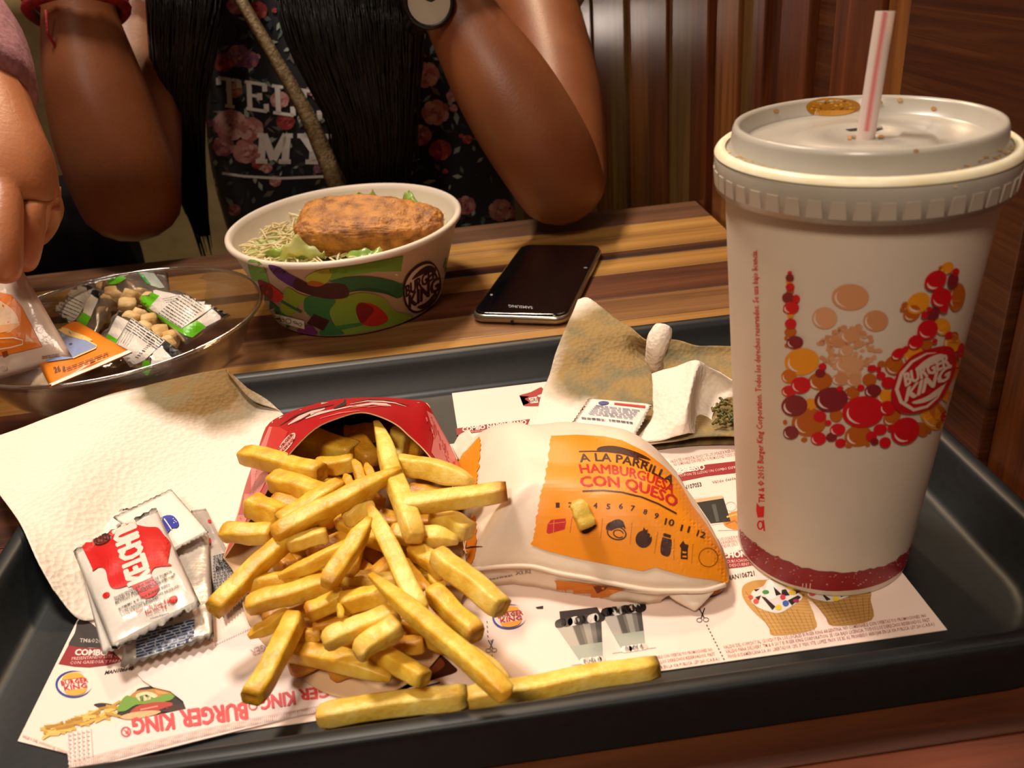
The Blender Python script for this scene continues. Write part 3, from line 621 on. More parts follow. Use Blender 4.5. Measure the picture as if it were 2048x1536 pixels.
def pr_front(k):
    k.poly([(365, 600), (400, 600), (1075, 1100), (1000, 1190), (900, 1080), (870, 1030), (470, 750), (330, 680)], BK)
    k.poly([(330, 680), (470, 750), (340, 965), (225, 890)], WH); k.poly([(225, 890), (345, 965), (300, 1045), (170, 985)], GN)
    k.poly([(500, 705), (905, 985), (760, 1130), (660, 1210), (500, 1290), (310, 1040)], WH, 2); k.poly([(760, 1100), (860, 1050), (1010, 1200), (800, 1300), (740, 1280)], WH); k.poly([(660, 1210), (720, 1215), (760, 1290), (700, 1400), (620, 1330)], GN, 3)
    lines(k, (500, 725), (880, 985), (-14, 26), 5, '#34302c', 9); lines(k, (560, 1170), (600, 1180), (22, -22), 8, '#3a342e', 10); lines(k, (380, 1000), (470, 850), (24, 16), 4, '#6a645c', 3)
    k.stroke([(330, 1040), (500, 705), (905, 985), (640, 1240)], 5, '#8c857c', 3)
def pr_left(k):
    k.set(0, 560, .15625)
    k.poly([(1035, 60), (1130, 70), (1310, 175), (1255, 245), (1150, 190)], BK); k.poly([(1165, 190), (1265, 250), (1165, 480), (1070, 420), (1090, 330)], WH); k.poly([(1070, 420), (1170, 480), (1060, 690), (940, 600)], GN)
    k.poly([(960, 70), (1190, 130), (1080, 360), (940, 570), (690, 430), (700, 310), (900, 160)], '#bfb8ae', 2); lines(k, (840, 200), (1080, 310), (-18, 40), 8, '#34302c', 8)
def pr_back(k):
    k.smooth([(215, 255), (300, 210), (400, 208), (430, 235), (330, 290), (250, 300)], GN); k.poly([(540, 115), (690, 75), (730, 80), (780, 180), (900, 340), (840, 350), (730, 310), (600, 170)], '#9fa79c'); k.poly([(540, 115), (590, 110), (740, 310), (690, 290)], '#3c8c3a', 2)
    k.poly([(85, 180), (330, 120), (480, 180), (420, 205), (210, 240)], '#8d877e'); k.poly([(80, 180), (215, 235), (205, 250), (80, 200)], '#6fae3a', 2); lines(k, (150, 185), (330, 135), (22, 12), 4, '#cfc8be', 5)
crouton_bag('crouton bag at the far side of the clear bowl, green end fin sticking up', [(215, 560, .026), (335, 545, .030), (345, 612, .026), (190, 600, .024)], .008, [(225, 572, .026), (252, 580, .027), (280, 590, .027), (240, 598, .025), (208, 582, .024), (300, 600, .027)], pr_back)
crouton_bag('crouton bag at the left of the clear bowl with black topped label', [(170, 568, .024), (240, 590, .026), (190, 680, .020), (105, 622, .020)], .007, [(215, 605, .024), (228, 592, .026), (205, 630, .022)], pr_left)
crouton_bag('crouton bag at the right of the clear bowl, label ringed in green', [(272, 598, .030), (350, 582, .034), (462, 630, .026), (372, 690, .022)], .008, [(255, 615, .028), (278, 632, .027), (300, 645, .026), (320, 668, .024), (340, 678, .022), (262, 595, .030)], pr_right)
crouton_bag('crouton bag at the near side of the clear bowl with bold black stripe', [(238, 618, .030), (366, 706, .024), (300, 758, .016), (195, 690, .022)], .007, [(262, 640, .028), (285, 662, .026), (305, 680, .024), (330, 692, .022)], pr_front)

# ------------------------------------------------------------------ two dressing sachets
M_sach = mat('sachet_film', '#dcc4b4', '#d2b8a6', 30, .22, bump=.2, bscale=150)
sachet = thing('dressing_sachet', 'orange and blue dressing sachet lying on the near left of the clear bowl', 'sachet', PZ(150, 720, .034))
o = obj('film', pillow([(60, 690, .040), (150, 640, .038), (266, 706, .036), (100, 776, .036)], .0035, 16, seed=2), mat('orange_sachet_film', '#e8861a', '#df7a12', 20, .35), sachet, True)
k = Ink(0, 560, .15625)
k.poly([(700, 600), (860, 640), (1240, 850), (1230, 880), (940, 1010), (600, 1060)], '#8490b8'); k.stroke([(700, 600), (860, 640), (1240, 850), (1230, 880), (940, 1010)], 16, '#e9c27e', 2); k.smooth([(700, 580), (860, 640), (1100, 730), (1180, 790), (1000, 760), (800, 690)], '#e4c27c', 2)
k.text('26 g', (700, 1190), (840, 1150), (-14, -62), '#4a2a10', 3, .02); lines(k, (850, 1140), (1380, 945), (8, 24), 2, '#6a3a12', 10); k.poly([(880, 830), (920, 815), (935, 835), (895, 850)], '#3c4468', 3)
k.poly([(640, 1380), (620, 1350), (1640, 910), (1700, 930)], '#e6ddcf', 3); k.build('sachet_print', sachet, on(o), INK, cell=10, label='blue panel and small lettering', lift=.0005)
held = thing('dressing_sachet', 'white and orange dressing sachet held between the fingers of the reaching hand', 'sachet', PY(60, 650, .455))
HP = lambda x, y, d: PY(x, y, .455+d)
hc = [(-70, 520, .02), (38, 527, .02), (146, 716, -.015), (-60, 775, -.015)]
o = obj('film', pillow(hc, .0045, 18, seed=5, conv=HP), M_sach, held, True)
k = Ink(0, 560, .15625); k.poly([(-300, 100), (150, 190), (280, 340), (540, 850), (250, 920), (-300, 1030)], '#e0761a'); k.smooth([(-200, 200), (100, 330), (230, 480), (240, 590), (80, 680), (150, 640), (-200, 560)], '#e9c3a0', 2); k.smooth([(-200, 620), (200, 560), (250, 590), (120, 660), (-200, 700)], '#e6a470', 3)
k.stroke([(-200, 915), (150, 860), (300, 820), (300, 770), (180, 740), (-200, 760)], 14, '#f0d8c4', 4); k.poly([(340, 700), (440, 790), (330, 790)], '#e6b48c', 2); k.poly([(30, 920), (100, 900), (110, 960), (50, 990)], '#8a3a1c', 3)
lines(k, (540, 980), (760, 945), (0, 22), 2, '#8c7466', 12); k.ell(50, 1130, 50, 30, '#b09486'); k.build('sachet_print', held, on(o), INKG, cell=10, label='orange panel with white swirls', lift=.0005)

# ------------------------------------------------------------------ napkins
def napkin_mat(name, stains, white='#e9dccd', brown='#836840', grey='#7c7054'):
    """embossed tissue; stains = (x, y, z, radius, strength) grease spots in object space"""
    m = bpy.data.materials.new(name); m.use_nodes = True; nt = m.node_tree; L = nt.links.new; p = nt.nodes['Principled BSDF']; p.inputs['Roughness'].default_value = .85; p.inputs['Specular IOR Level'].default_value = .15
    tc = nt.nodes.new('ShaderNodeTexCoord'); no = nt.nodes.new('ShaderNodeTexNoise'); no.inputs['Scale'].default_value = 45; no.inputs['Detail'].default_value = 5; L(tc.outputs['Object'], no.inputs[0])
    acc = None
    for (x, y, z, r, s) in stains:
        d = nt.nodes.new('ShaderNodeVectorMath'); d.operation = 'DISTANCE'; d.inputs[1].default_value = (x, y, z); L(tc.outputs['Object'], d.inputs[0])
        a = nt.nodes.new('ShaderNodeMath'); a.operation = 'MULTIPLY_ADD'; a.inputs[1].default_value = .022; L(no.outputs[0], a.inputs[0]); L(d.outputs['Value'], a.inputs[2])
        mr = nt.nodes.new('ShaderNodeMapRange'); mr.inputs['From Min'].default_value = r+.018; mr.inputs['From Max'].default_value = r+.004; mr.inputs['To Max'].default_value = s; L(a.outputs[0], mr.inputs[0])
        if acc is None: acc = mr.outputs[0]
        else:
            mx = nt.nodes.new('ShaderNodeMath'); mx.operation = 'MAXIMUM'; L(acc, mx.inputs[0]); L(mr.outputs[0], mx.inputs[1]); acc = mx.outputs[0]
    n2 = nt.nodes.new('ShaderNodeTexNoise'); n2.inputs['Scale'].default_value = 55; L(tc.outputs['Object'], n2.inputs[0])
    st = nt.nodes.new('ShaderNodeValToRGB'); st.color_ramp.elements[0].color = lin(grey); st.color_ramp.elements[1].color = lin(brown); st.color_ramp.elements[0].position = .38; st.color_ramp.elements[1].position = .56; L(n2.outputs[0], st.inputs[0])
    mc = nt.nodes.new('ShaderNodeMix'); mc.data_type = 'RGBA'; mc.inputs[6].default_value = lin(white); L(st.outputs[0], mc.inputs[7])
    if acc is not None: L(acc, mc.inputs[0])
    else: mc.inputs[0].default_value = 0
    L(mc.outputs[2], p.inputs['Base Color'])
    vo = nt.nodes.new('ShaderNodeTexVoronoi'); vo.inputs['Scale'].default_value = 420; L(tc.outputs['Object'], vo.inputs[0])
    bp = nt.nodes.new('ShaderNodeBump'); bp.inputs['Strength'].default_value = .5; bp.inputs['Distance'].default_value = .0011; L(vo.outputs[0], bp.inputs['Height']); L(bp.outputs[0], p.inputs['Normal'])
    return m
NO = PZ(280, 950, .01)
def rel(px, py, z, o): q = PZ(px, py, z)-o; return (q.x, q.y, q.z)
Mn1 = napkin_mat('napkin_tissue_left', [(*rel(390, 775, .022, NO), .030, 1), (*rel(330, 800, .021, NO), .016, .9), (*rel(455, 790, .022, NO), .022, .9)])
NC = [[(-40, 885, .0245), (100, 832, .0255), (215, 790, .0265), (330, 762, .0272), (440, 738, .0272), (455, 745, .0272)],
      [(-35, 920, .0248), (110, 870, .0255), (240, 830, .0255), (360, 798, .0235), (478, 772, .0205), (503, 800, .0170)],
      [(-15, 965, .0262), (110, 935, .0265), (250, 895, .0205), (390, 850, .0155), (520, 815, .0128), (572, 838, .0105)],
      [(0, 990, .0262), (120, 1000, .0248), (250, 985, .0135), (390, 950, .0095), (500, 925, .0082), (540, 950, .0075)],
      [(40, 1045, .0262), (140, 1070, .0185), (250, 1075, .0090), (370, 1060, .0070), (450, 1050, .0062), (480, 1070, .0062)],
      [(75, 1120, .0225), (150, 1150, .0125), (240, 1150, .0066), (350, 1130, .0060), (420, 1120, .0058), (450, 1130, .0058)],
      [(105, 1175, .0165), (165, 1238, .0070), (250, 1215, .0060), (330, 1185, .0056), (390, 1170, .0056), (420, 1165, .0056)]]
bm = sheet(NC, 80, 80, .0010, 42, 3); thick(bm, .0005)
nap = obj('paper_napkin', bm, Mn1, smooth=True, origin=NO); tag(nap, 'large white paper napkin with brown grease stain at its far corner', 'napkin')
bm = sheet([[(470, 770, .010), (500, 785, .010), (560, 830, .008)], [(460, 800, .0095), (500, 812, .009), (565, 840, .0075)], [(470, 830, .008), (510, 850, .007), (570, 870, .0065)]], 20, 20, .0003, 90, 6); thick(bm, .0003)
obj('folded_layer', bm, napkin_mat('napkin_plain', []), nap, True)
N2 = PZ(1250, 760, .01)
Mn2 = napkin_mat('napkin_tissue_right', [(*rel(1215, 690, .018, N2), .030, 1), (*rel(1200, 745, .012, N2), .028, 1), (*rel(1250, 740, .012, N2), .032, 1), (*rel(1290, 790, .010, N2), .030, 1), (*rel(1390, 730, .010, N2), .05, 1), (*rel(1440, 800, .009, N2), .05, 1), (*rel(1120, 740, .014, N2), .010, .8)], brown='#9a8054', grey='#80765a')
nap2 = thing('paper_napkin', 'crumpled greasy paper napkin with a white folded peak beside the big cup', 'napkin', N2)
RC = [[(1156, 600, .030), (1178, 598, .031), (1225, 630, .029), (1262, 655, .026), (1300, 685, .022), (1345, 680, .019), (1400, 690, .0165), (1480, 692, .015)],
      [(1138, 640, .0285), (1165, 645, .0280), (1210, 660, .026), (1250, 675, .023), (1285, 700, .014), (1335, 710, .013), (1400, 712, .012), (1490, 715, .011)],
      [(1115, 695, .0225), (1150, 700, .0215), (1195, 705, .019), (1245, 715, .016), (1290, 725, .012), (1335, 735, .011), (1400, 742, .010), (1500, 745, .009)],
      [(1098, 750, .013), (1135, 750, .014), (1185, 752, .013), (1240, 760, .012), (1295, 768, .011), (1345, 775, .010), (1410, 782, .009), (1500, 785, .008)],
      [(1080, 800, .009), (1120, 805, .0095), (1180, 810, .010), (1240, 815, .010), (1300, 825, .010), (1360, 830, .0095), (1420, 830, .009), (1500, 835, .008)],
      [(1068, 850, .0065), (1110, 858, .007), (1180, 868, .008), (1240, 880, .008), (1290, 890, .008), (1350, 880, .010), (1410, 872, .011), (1500, 872, .011)]]
bm = sheet(RC, 84, 60, .0011, 75, 8); thick(bm, .0005); obj('greasy_sheet', bm, Mn2, nap2, True, label='grease soaked tissue sheet', origin=N2)
M_np = MATS.setdefault('np', napkin_mat('napkin_white_fold', []))
FCt = [[(1303, 748, .020), (1330, 740, .022), (1365, 728, .026), (1393, 722, .030), (1420, 735, .026), (1450, 752, .022), (1478, 772, .019)],
       [(1305, 770, .019), (1332, 765, .022), (1368, 752, .026), (1392, 740, .029), (1412, 750, .022), (1440, 770, .016), (1475, 790, .014)],
       [(1305, 800, .016), (1332, 798, .020), (1364, 790, .024), (1384, 780, .026), (1398, 785, .015), (1420, 800, .011), (1440, 805, .010)],
       [(1302, 840, .012), (1330, 842, .016), (1358, 838, .019), (1376, 830, .020), (1392, 835, .010), (1412, 835, .009), (1424, 835, .009)],
       [(1265, 885, .0085), (1320, 880, .011), (1350, 872, .013), (1375, 868, .013), (1396, 866, .0095), (1412, 858, .009), (1430, 850, .009)]]
bm = sheet(FCt, 60, 46, .0008, 120, 4); thick(bm, .0005); obj('peaked_fold', bm, M_np, nap2, True, label='white folded peak')
pts = [PZ(x, y, z) for x, y, z in ((1312, 735, .014), (1309, 715, .021), (1314, 690, .029), (1322, 668, .034), (1328, 656, .036))]
bm = bmesh.new(); tube(bm, [cr(pts, i/14) for i in range(15)], [.0038+.0018*math.sin(i/14*2.6) for i in range(14)]+[.0030], 14, True, V((1, 0, 0)))
for v in bm.verts: v.co += V((1, .5, .5))*.0012*noise.noise(v.co*160)
obj('twisted_corner', bm, M_np, nap2, True, label='white rolled corner standing up')
# scraps of food and a dark strip for shadow and scrap under the far napkin
k = Ink(); k.smooth([(1418, 812), (1440, 800), (1470, 800), (1480, 850), (1462, 850), (1436, 838)], '#4c5a1e'); k.smooth([(1440, 800), (1480, 796), (1480, 820), (1455, 815)], '#2a1420', 2)
for i in range(30): k.ell(rnd.uniform(1430, 1480), rnd.uniform(806, 846), rnd.uniform(2, 6), rnd.uniform(2, 4), rnd.choice(['#7c8c2c', '#c88a2a', '#3a4a16', '#8c3a1c', '#5f7a24']), rnd.uniform(0, 90), 3, 8)
sheet_o = [c for c in nap2.children if c.name.startswith('greasy')][0]
bm = bmesh.new()
for i in range(70):
    x, y = rnd.uniform(1425, 1490), rnd.uniform(800, 848)
    if (y-800) < (1440-x)*1.2: continue
    p = PZ(x, y, .0135); d = V((rnd.uniform(-1, 1), rnd.uniform(-1, 1), rnd.uniform(-.2, .2)))*.0024; tube(bm, [p-d, p+d*.2+V((0, 0, .0006)), p+d], .0007, 5)
sc_ = obj('chopped_lettuce', bm, mat('dropped_greens', '#2c3a12', '#7a6620', 220, .5), smooth=True); tag(sc_, 'scraps of chopped greens dropped on the greasy napkin by the cup', 'salad scraps'); sc_['kind'] = 'stuff'
bm = sheet([[(1280, 893, .0056), (1330, 884, .0062), (1400, 876, .0070), (1500, 872, .0075)], [(1285, 905, .0052), (1335, 896, .0054), (1400, 890, .0056), (1500, 888, .0058)]], 24, 3, .0002, 200); thick(bm, .0004)  # dark sheet standing in for the napkin edge's shadow line and some scrap
o = obj('edge_shadow_scrap', bm, mat('shadow_scrap', '#2a1c12', '#6a5428', 160, .7), smooth=True); tag(o, 'thin dark strip of shadow and scrap under the near edge of the crumpled napkin', 'scrap')

# ------------------------------------------------------------------ salt packet on the far napkin
M_wpk = mat('white_packet_paper', '#e2dad0', None, rough=.55, bump=.2, bscale=200)
def packet(name, label, corners, h, m, prints=None, crimp=.10, group='condiment packets', org=None, cell=6, ink=None, rot=True):
    if rot: corners = [corners[3], corners[0], corners[1], corners[2]]
    z = sum(c[2] for c in corners)/4; t = thing(name, label, 'condiment packet', PZ(sum(c[0] for c in corners)/4, sum(c[1] for c in corners)/4, z), group)
    o = obj('packet', pillow(corners, h, 20, seed=rnd.uniform(0, 20), crimp=crimp), m, t, True)
    if prints:
        k = Ink(); prints(k); k.build('print', t, on(o), ink or INKG, cell=cell, lift=.0003, eps=.00007)
    return t
def pr_salt(k):
    k.set(1060, 590, .2051); k.smooth([(665, 1055), (710, 1040), (765, 1048), (760, 1068), (700, 1078)], '#4a4c86'); k.poly([(825, 1055), (1125, 1085), (1115, 1105), (820, 1072)], '#c8403c')
    for i in range(6): lines(k, (640-14*i, 1085+15*i), (1070-14*i, 1135+15*i), (0, 0), 1, '#7c7f9c', 9)
    lines(k, (505, 1205), (735, 1225), (0, 0), 1, '#3c3c5c', 13); lines(k, (770, 1225), (1000, 1255), (0, 0), 1, '#3c3c5c', 13)
packet('salt_packet', 'white salt packet with blue small print lying on the crumpled napkin', [(1178, 797, .0150), (1306, 808, .0155), (1270, 872, .0130), (1140, 852, .0125)], .0012, M_wpk, pr_salt, .06, rot=False)
bm = sheet([[(1140, 855, .010), (1200, 862, .0105), (1270, 874, .011)], [(1130, 862, .0085), (1200, 872, .0085), (1262, 890, .0085)]], 14, 4); thick(bm, .0003); o = obj('salt_packet', bm, M_wpk, smooth=True); tag(o, 'white packet edge peeping out under the salt packet behind the burger', 'condiment packet', 'condiment packets')

# ------------------------------------------------------------------ stack of packets on the left
M_foil = mat('silver_packet_foil', '#b5aba2', '#c2b8ae', 30, .30, bump=.3, bscale=140, metal=.25); M_kpk = mat('ketchup_packet_film', '#d3ccc4', '#dad3ca', 25, .22, bump=.25, bscale=120)
def pr_back1(k):
    k.set(100, 960, .2473)
    k.poly([(690, 1230), (1165, 1125), (1165, 1230), (1080, 1340), (700, 1460)], '#9aa0ac')
    for i in range(8): lines(k, (700, 1270+24*i), (1165, 1140+23*i), (0, 0), 1, '#2c3a5e', 12)
    k.ell(865, 1185, 26, 18, '#b01c20', lay=3)
def pr_back2(k):
    k.set(100, 960, .2473)
    for i in range(16): lines(k, (1320+i*1, 630+24*i), (1460+i*6, 590+24*i), (0, 0), 1, '#3a4458', 9)
    k.text('L4', (1370, 690), (1425, 668), (-8, -36), '#141414', 5, .03, 1); k.text('D6C', (1350, 745), (1440, 715), (-8, -36), '#141414', 5, .03, 1); k.ell(1290, 340, 14, 10, '#c8202a', 50, 3); k.ell(1296, 500, 10, 26, '#c8202a', 0, 3)
packet('sauce_packet', 'silver sauce packet with dense blue small print, lowest, half under the carton', [(382, 1022, .0078), (412, 1018, .0078), (500, 1190, .0078), (445, 1235, .0078)], .0012, M_foil, pr_back2, .05)
packet('sauce_packet', 'silver sauce packet with blue small print sticking out under the ketchup packet', [(300, 1030, .0100), (418, 1070, .0105), (428, 1275, .0090), (240, 1335, .0088)], .0022, M_foil, pr_back1, .05)
packet('salt_packet', 'plain white packet whose corner shows left of the ketchup packet', [(215, 1022, .0120), (300, 1012, .0125), (255, 1145, .0110), (140, 1145, .0105)], .0012, M_wpk, None, .06)
bm = None
packet('sauce_packet', 'white packet lying straight under the ketchup packet, its lower left corner showing', [(158, 1120, .0120), (240, 1080, .0125), (330, 1262, .0105), (205, 1308, .0100)], .0016, M_kpk, None, .04)
def pr_shaker(k):
    k.set(100, 960, .2473)
    k.smooth([(885, 330), (930, 295), (980, 290), (1015, 310), (1045, 360), (1030, 390), (990, 395), (965, 420), (940, 448), (915, 425)], '#2f3a9c', 2, 5); k.stroke([(925, 318), (985, 408)], 9, '#e2dad0', 3); k.stroke([(885, 330), (915, 300), (900, 345)], 6, '#e2dad0', 3)
    for x, y in ((1000, 320), (1012, 335), (1005, 352), (1022, 345)): k.ell(x, y, 5, 4, '#e2dad0', lay=3, n=6)
    k.stroke([(930, 400), (950, 440)], 10, '#e2dad0', 3)
packet('salt_packet', 'white salt packet showing a blue salt shaker, behind the ketchup packet', [(225, 1035, .0165), (342, 978, .0170), (418, 1065, .0150), (330, 1112, .0150)], .0016, M_wpk, pr_shaker, .06)
def pr_ketchup(k):
    k.set(100, 960, .2473)
    k.smooth([(262, 545), (300, 500), (400, 470), (480, 440), (490, 380), (530, 365), (590, 335), (650, 325), (700, 365), (790, 385), (870, 390), (920, 450), (955, 490), (975, 530), (900, 545), (865, 590), (900, 650), (985, 695), (900, 705), (840, 720), (820, 770), (860, 830), (885, 870), (860, 930), (800, 960), (740, 955), (700, 900), (640, 860), (560, 880), (500, 875), (470, 820), (450, 730), (400, 710), (345, 740), (375, 640), (380, 590), (330, 560)], '#c41c1c', 1, 4)
    k.ell(458, 935, 30, 22, '#c41c1c', -30); k.smooth([(960, 985), (970, 955), (1010, 940), (1032, 955), (1015, 990), (985, 1000)], '#c41c1c')
    k.text('KETCHUP', (640, 862), (500, 385), (176, -74), '#e0d2c6', 3, .02, 2, None, .045)
    k.set(100, 960, .2473); k.ell(425, 490, 74, 42, '#3a1418', -22, 3); k.ell(425, 490, 64, 34, '#6e1418', -22, 4); k.text('BURGER', (372, 497), (468, 460), (-6, -26), '#2a0e10', 5, .03, 1); k.text('KING', (382, 524), (470, 490), (-6, -26), '#2a0e10', 5, .03, 1)
    T = ['INGREDIENTES: AGUA, PASTA DE TOMATE,', 'JARABE DE MAIZ, VINAGRE, SAL, CEBOLLA', 'EN POLVO Y SABORIZANTES NATURALES.']
    for i, (t, e) in enumerate(zip(T, ((990, 752), (1015, 772), (1010, 792)))): k.text(t, (522+6*i, 970+21*i), e, (-5, -17), '#3a2a26', 3, .012, 1)
    for i, (t, e) in enumerate(zip(['®/TM/MC & © 2014 BURGER KING', 'CORPORATION. ALL RIGHTS RESERVED.', 'TOUS DROITS RÉSERVÉS.'], ((970, 855), (1055, 860), (885, 950)))): k.text(t, (556+9*i, 1062+24*i), (e[0], e[1]+6*i), (-5, -17), '#3a2a26', 3, .012, 1)
    k.text('Contenido Neto: 8 g', (700, 1085), (960, 990), (-7, -26), '#c4242a', 3, .02, 1); k.text('Net Wt.: 8 g', (775, 1092), (940, 1032), (-7, -26), '#c4242a', 3, .02, 1); k.text('Industria Argentina', (812, 1130), (960, 1085), (-4, -14), '#4a4c66', 3, .01, 1)
packet('ketchup_packet', 'white ketchup packet with a big red splash, on top of the packets', [(146, 1102, .0200), (312, 1015, .0205), (402, 1210, .0165), (225, 1300, .0165)], .0042, M_kpk, pr_ketchup, .055)

# ------------------------------------------------------------------ translucent paper bag lying on the placemat
zb = Z_MAT+.0008
bagm = mat('thin_white_bag_paper', '#eddcd6', '#e8d4cd', 14, .5, bump=.25, bscale=60, alpha=.93)
bag = thing('paper_bag', 'flat thin white paper bag with red lettering and crimped edges, at the tray front', 'paper bag', PZ(420, 1400, zb))
BPX = [(130, 1468), (250, 1444), (372, 1418), (366, 1402), (340, 1382), (306, 1374), (285, 1360), (273, 1346), (330, 1322), (430, 1285), (520, 1245), (640, 1230), (700, 1300), (735, 1402), (560, 1440), (380, 1485), (250, 1518), (140, 1545)]
bm = bmesh.new(); f = bm.faces.new([bm.verts.new(PZ(x, y, zb)) for x, y in BPX]); r_ = bmesh.ops.extrude_face_region(bm, geom=[f])
for v in r_['geom']:
    if isinstance(v, bmesh.types.BMVert): v.co.z -= .0003
bmesh.ops.recalc_face_normals(bm, faces=bm.faces); obj('bag_paper', bm, bagm, bag)
bm = bmesh.new()       # crimped edges: rows of small pressed ribs
def rib(a, b, wpx):
    p, q = PZ(*a, zb+.0002), PZ(*b, zb+.0002); tube(bm, [p, q], wpx*MPP(p)/2, 6)
for i in range(150):
    t = i/149; x = 150+(730-150)*t; yb = 1530-(1530-1402)*t-(8*math.sin(t*3.1)); rib((x, yb-5), (x+1, yb+3+8*(1-t)), 2.3)
for j in range(5):
    for i in range(9): x = 137+j*9; y = 1468+i*8.5-j*1.9; rib((x, y), (x+5, y+4), 2.6)
obj('crimped_edge', bm, mat('crimp_paper', '#e9d6d0', None, rough=.4), bag, True)
k = Ink(); cR = '#cf4a4c'
k.text('BURGER', (492, 1405), (360, 1422), (4, 33), cR, 2, .01, 2, None, .05); k.text('KING', (346, 1427), (264, 1438), (4, 31), cR, 2, .01, 2, None, .05); k.text('KING', (588, 1383), (520, 1394), (3, 26), cR, 2, .01, 2, None, .05); k.text('BURGER', (720, 1364), (597, 1380), (3, 22), cR, 2, .01, 2, None, .05)
k.arc(252, 1464, 9, 9, 3, 0, 360, cR); k.text('R', (257, 1459), (247, 1461), (1, 9), cR, 2, .02, 1); k.arc(506, 1412, 8, 8, 3, 0, 360, cR)
for i in range(26): k.stroke([(430+i*4.6, 1292-i*2.1), (432+i*4.6, 1288-i*2.1)], 1.6, '#c9a9a4')
k.text('BURGER', (560, 1275), (500, 1300), (4, 14), '#c9a9a4', 2, .01, 1)
for i in range(170):
    t = i/169; x = 146+(732-146)*t; yb = 1531-(1531-1404)*t-8*math.sin(t*3.1)
    for j in (0, 1): k.stroke([(x, yb-9+j*8), (x+1, yb-3+j*8)], 1.5, '#bd978e', 1)
for j in range(6): k.stroke([(137+j*9, 1466-j*1.6), (143+j*9, 1545-j*1.6)], 1.6, '#c4a198', 1)
k.build('lettering', bag, on_z(zb+.00005), label='red upside down lettering')
# ------------------------------------------------------------------ fries carton lying on its back, mouth towards the camera
CO = PZ(700, 1100, Z_MAT)
carton = thing('fries_carton', 'red fries carton lying on its back, fries spilling out of its mouth', 'carton', CO)
ED = [(448, 1114, .015), (469, 1083, .018), (500, 1036, .024), (528, 989, .030), (545, 958, .034), (576, 910, .040), (629, 857, .047), (680, 834, .050), (722, 824, .051), (759, 832, .050), (794, 849, .048), (819, 871, .045), (847, 897, .041), (880, 936, .035), (920, 985, .027), (953, 1023, .021), (937, 1067, .017), (929, 1101, .0145)]
CE = [(448, 1109, .013), (462, 1068, .014), (478, 1015, .0155), (494, 960, .017), (512, 910, .0185), (533, 853, .021), (565, 830, .026), (615, 812, .031), (670, 799, .0335), (722, 795, .0345), (775, 795, .0345), (820, 799, .033), (852, 806, .031), (874, 842, .027), (900, 890, .023), (925, 945, .019), (945, 1000, .017), (940, 1060, .0145)]
M_card = mat('carton_board', '#d9b48c', '#cfa87e', 40, .6); M_red = mat('carton_red', '#b3141a', '#a81218', 20, .38)
def loft(A, B, nu, nv, bulge):
    bm = bmesh.new(); G = []
    a = [PZ(*p) for p in A]; b = [PZ(*p) for p in B]
    for j in range(nv+1):
        t = j/nv; row = []
        for i in range(nu+1):
            u = i/nu; p = cr(a, u).lerp(cr(b, u), t); p.z += bulge*math.sin(math.pi*t)*math.sin(math.pi*u); row.append(bm.verts.new(p))
        G.append(row)
    for j in range(nv):
        for i in range(nu): bm.faces.new((G[j][i], G[j][i+1], G[j+1][i+1], G[j+1][i]))
    bmesh.ops.recalc_face_normals(bm, faces=bm.faces)
    if sum(f.normal.z for f in bm.faces) < 0: bmesh.ops.reverse_faces(bm, faces=bm.faces)
    return bm
bm = loft(ED, CE, 68, 10, .001); n0 = len(bm.faces); thick(bm, .0005); bm.faces.ensure_lookup_table()
for f in bm.faces[n0:]: f.material_index = 1
fp = obj('front_panel', bm, [M_red, M_card], carton, True, label='red printed front panel with scooped edge'); mod(fp, 'EDGE_SPLIT', split_angle=math.radians(50))
LIP = [(448, 1114, .0145), (470, 1147, .0095), (482, 1195, .0075), (495, 1240, .0064), (520, 1278, .0062), (555, 1312, .0062), (598, 1352, .0062), (640, 1380, .0064), (680, 1393, .0066), (722, 1401, .0068), (765, 1391, .0066), (808, 1370, .0064), (850, 1342, .0062), (882, 1306, .0062), (905, 1275, .0062), (920, 1205, .0066), (942, 1143, .0100), (929, 1103, .0145)]
BKE = [(533, 853, .020)]+[(533+(852-533)*i/16, 853-(47)*i/16+22*math.sin(math.pi*i/16), .0062) for i in range(1, 16)]+[(852, 806, .026), (874, 842, .025)]
bm = loft(LIP, BKE, 68, 8, 0); thick(bm, .0005); obj('back_panel', bm, M_card, carton, True, label='plain inside of the back panel with rounded lip')
bm = bmesh.new(); a = [PZ(*p) for p in CE[5:13]]; nB = [PZ(p[0], p[1]+14, .0062) for p in CE[5:13]]; rings(bm, [a, nB], close=False); thick(bm, .0004); obj('closed_end', bm, M_red, carton)
k = Ink(420, 780, .15625)
PKc = '#cf7672'
k.poly([(170, 2130), (360, 1500), (520, 1000), (680, 660), (760, 470), (860, 480), (960, 560), (900, 700), (800, 900), (740, 1120), (560, 1480), (300, 2000)], PKc, 1)
k.poly([(800, 470), (900, 480), (1000, 540), (900, 760), (800, 880), (700, 800)], '#c2302e', 2)
k.ell(985, 690, 170, 55, '#e0c0b0', -52, 3, 26); k.ell(985, 690, 150, 40, '#c98a80', -52, 4, 26); k.text('BURGER', (880, 800), (1080, 570), (-26, -20), '#7a1a1c', 5, .03, 1); k.text('KING', (930, 810), (1090, 640), (-22, -16), '#7a1a1c', 5, .03, 1)
for i in range(14): y = 1000+i*34; k.stroke([(605-i*4.6, y), (601-i*4.6, y+16)], 4, '#7a3a3a', 4)
k.set()
top = [(533, 856), (560, 838), (610, 817), (670, 803), (722, 799), (775, 799), (820, 803), (850, 810), (872, 838)]
k.stroke([(535, 852), (545, 842), (565, 831), (615, 812.5), (670, 799.5), (722, 795.5), (775, 795.5), (820, 799.5), (852, 807), (866, 826)], 7, '#b9aca2', 3)
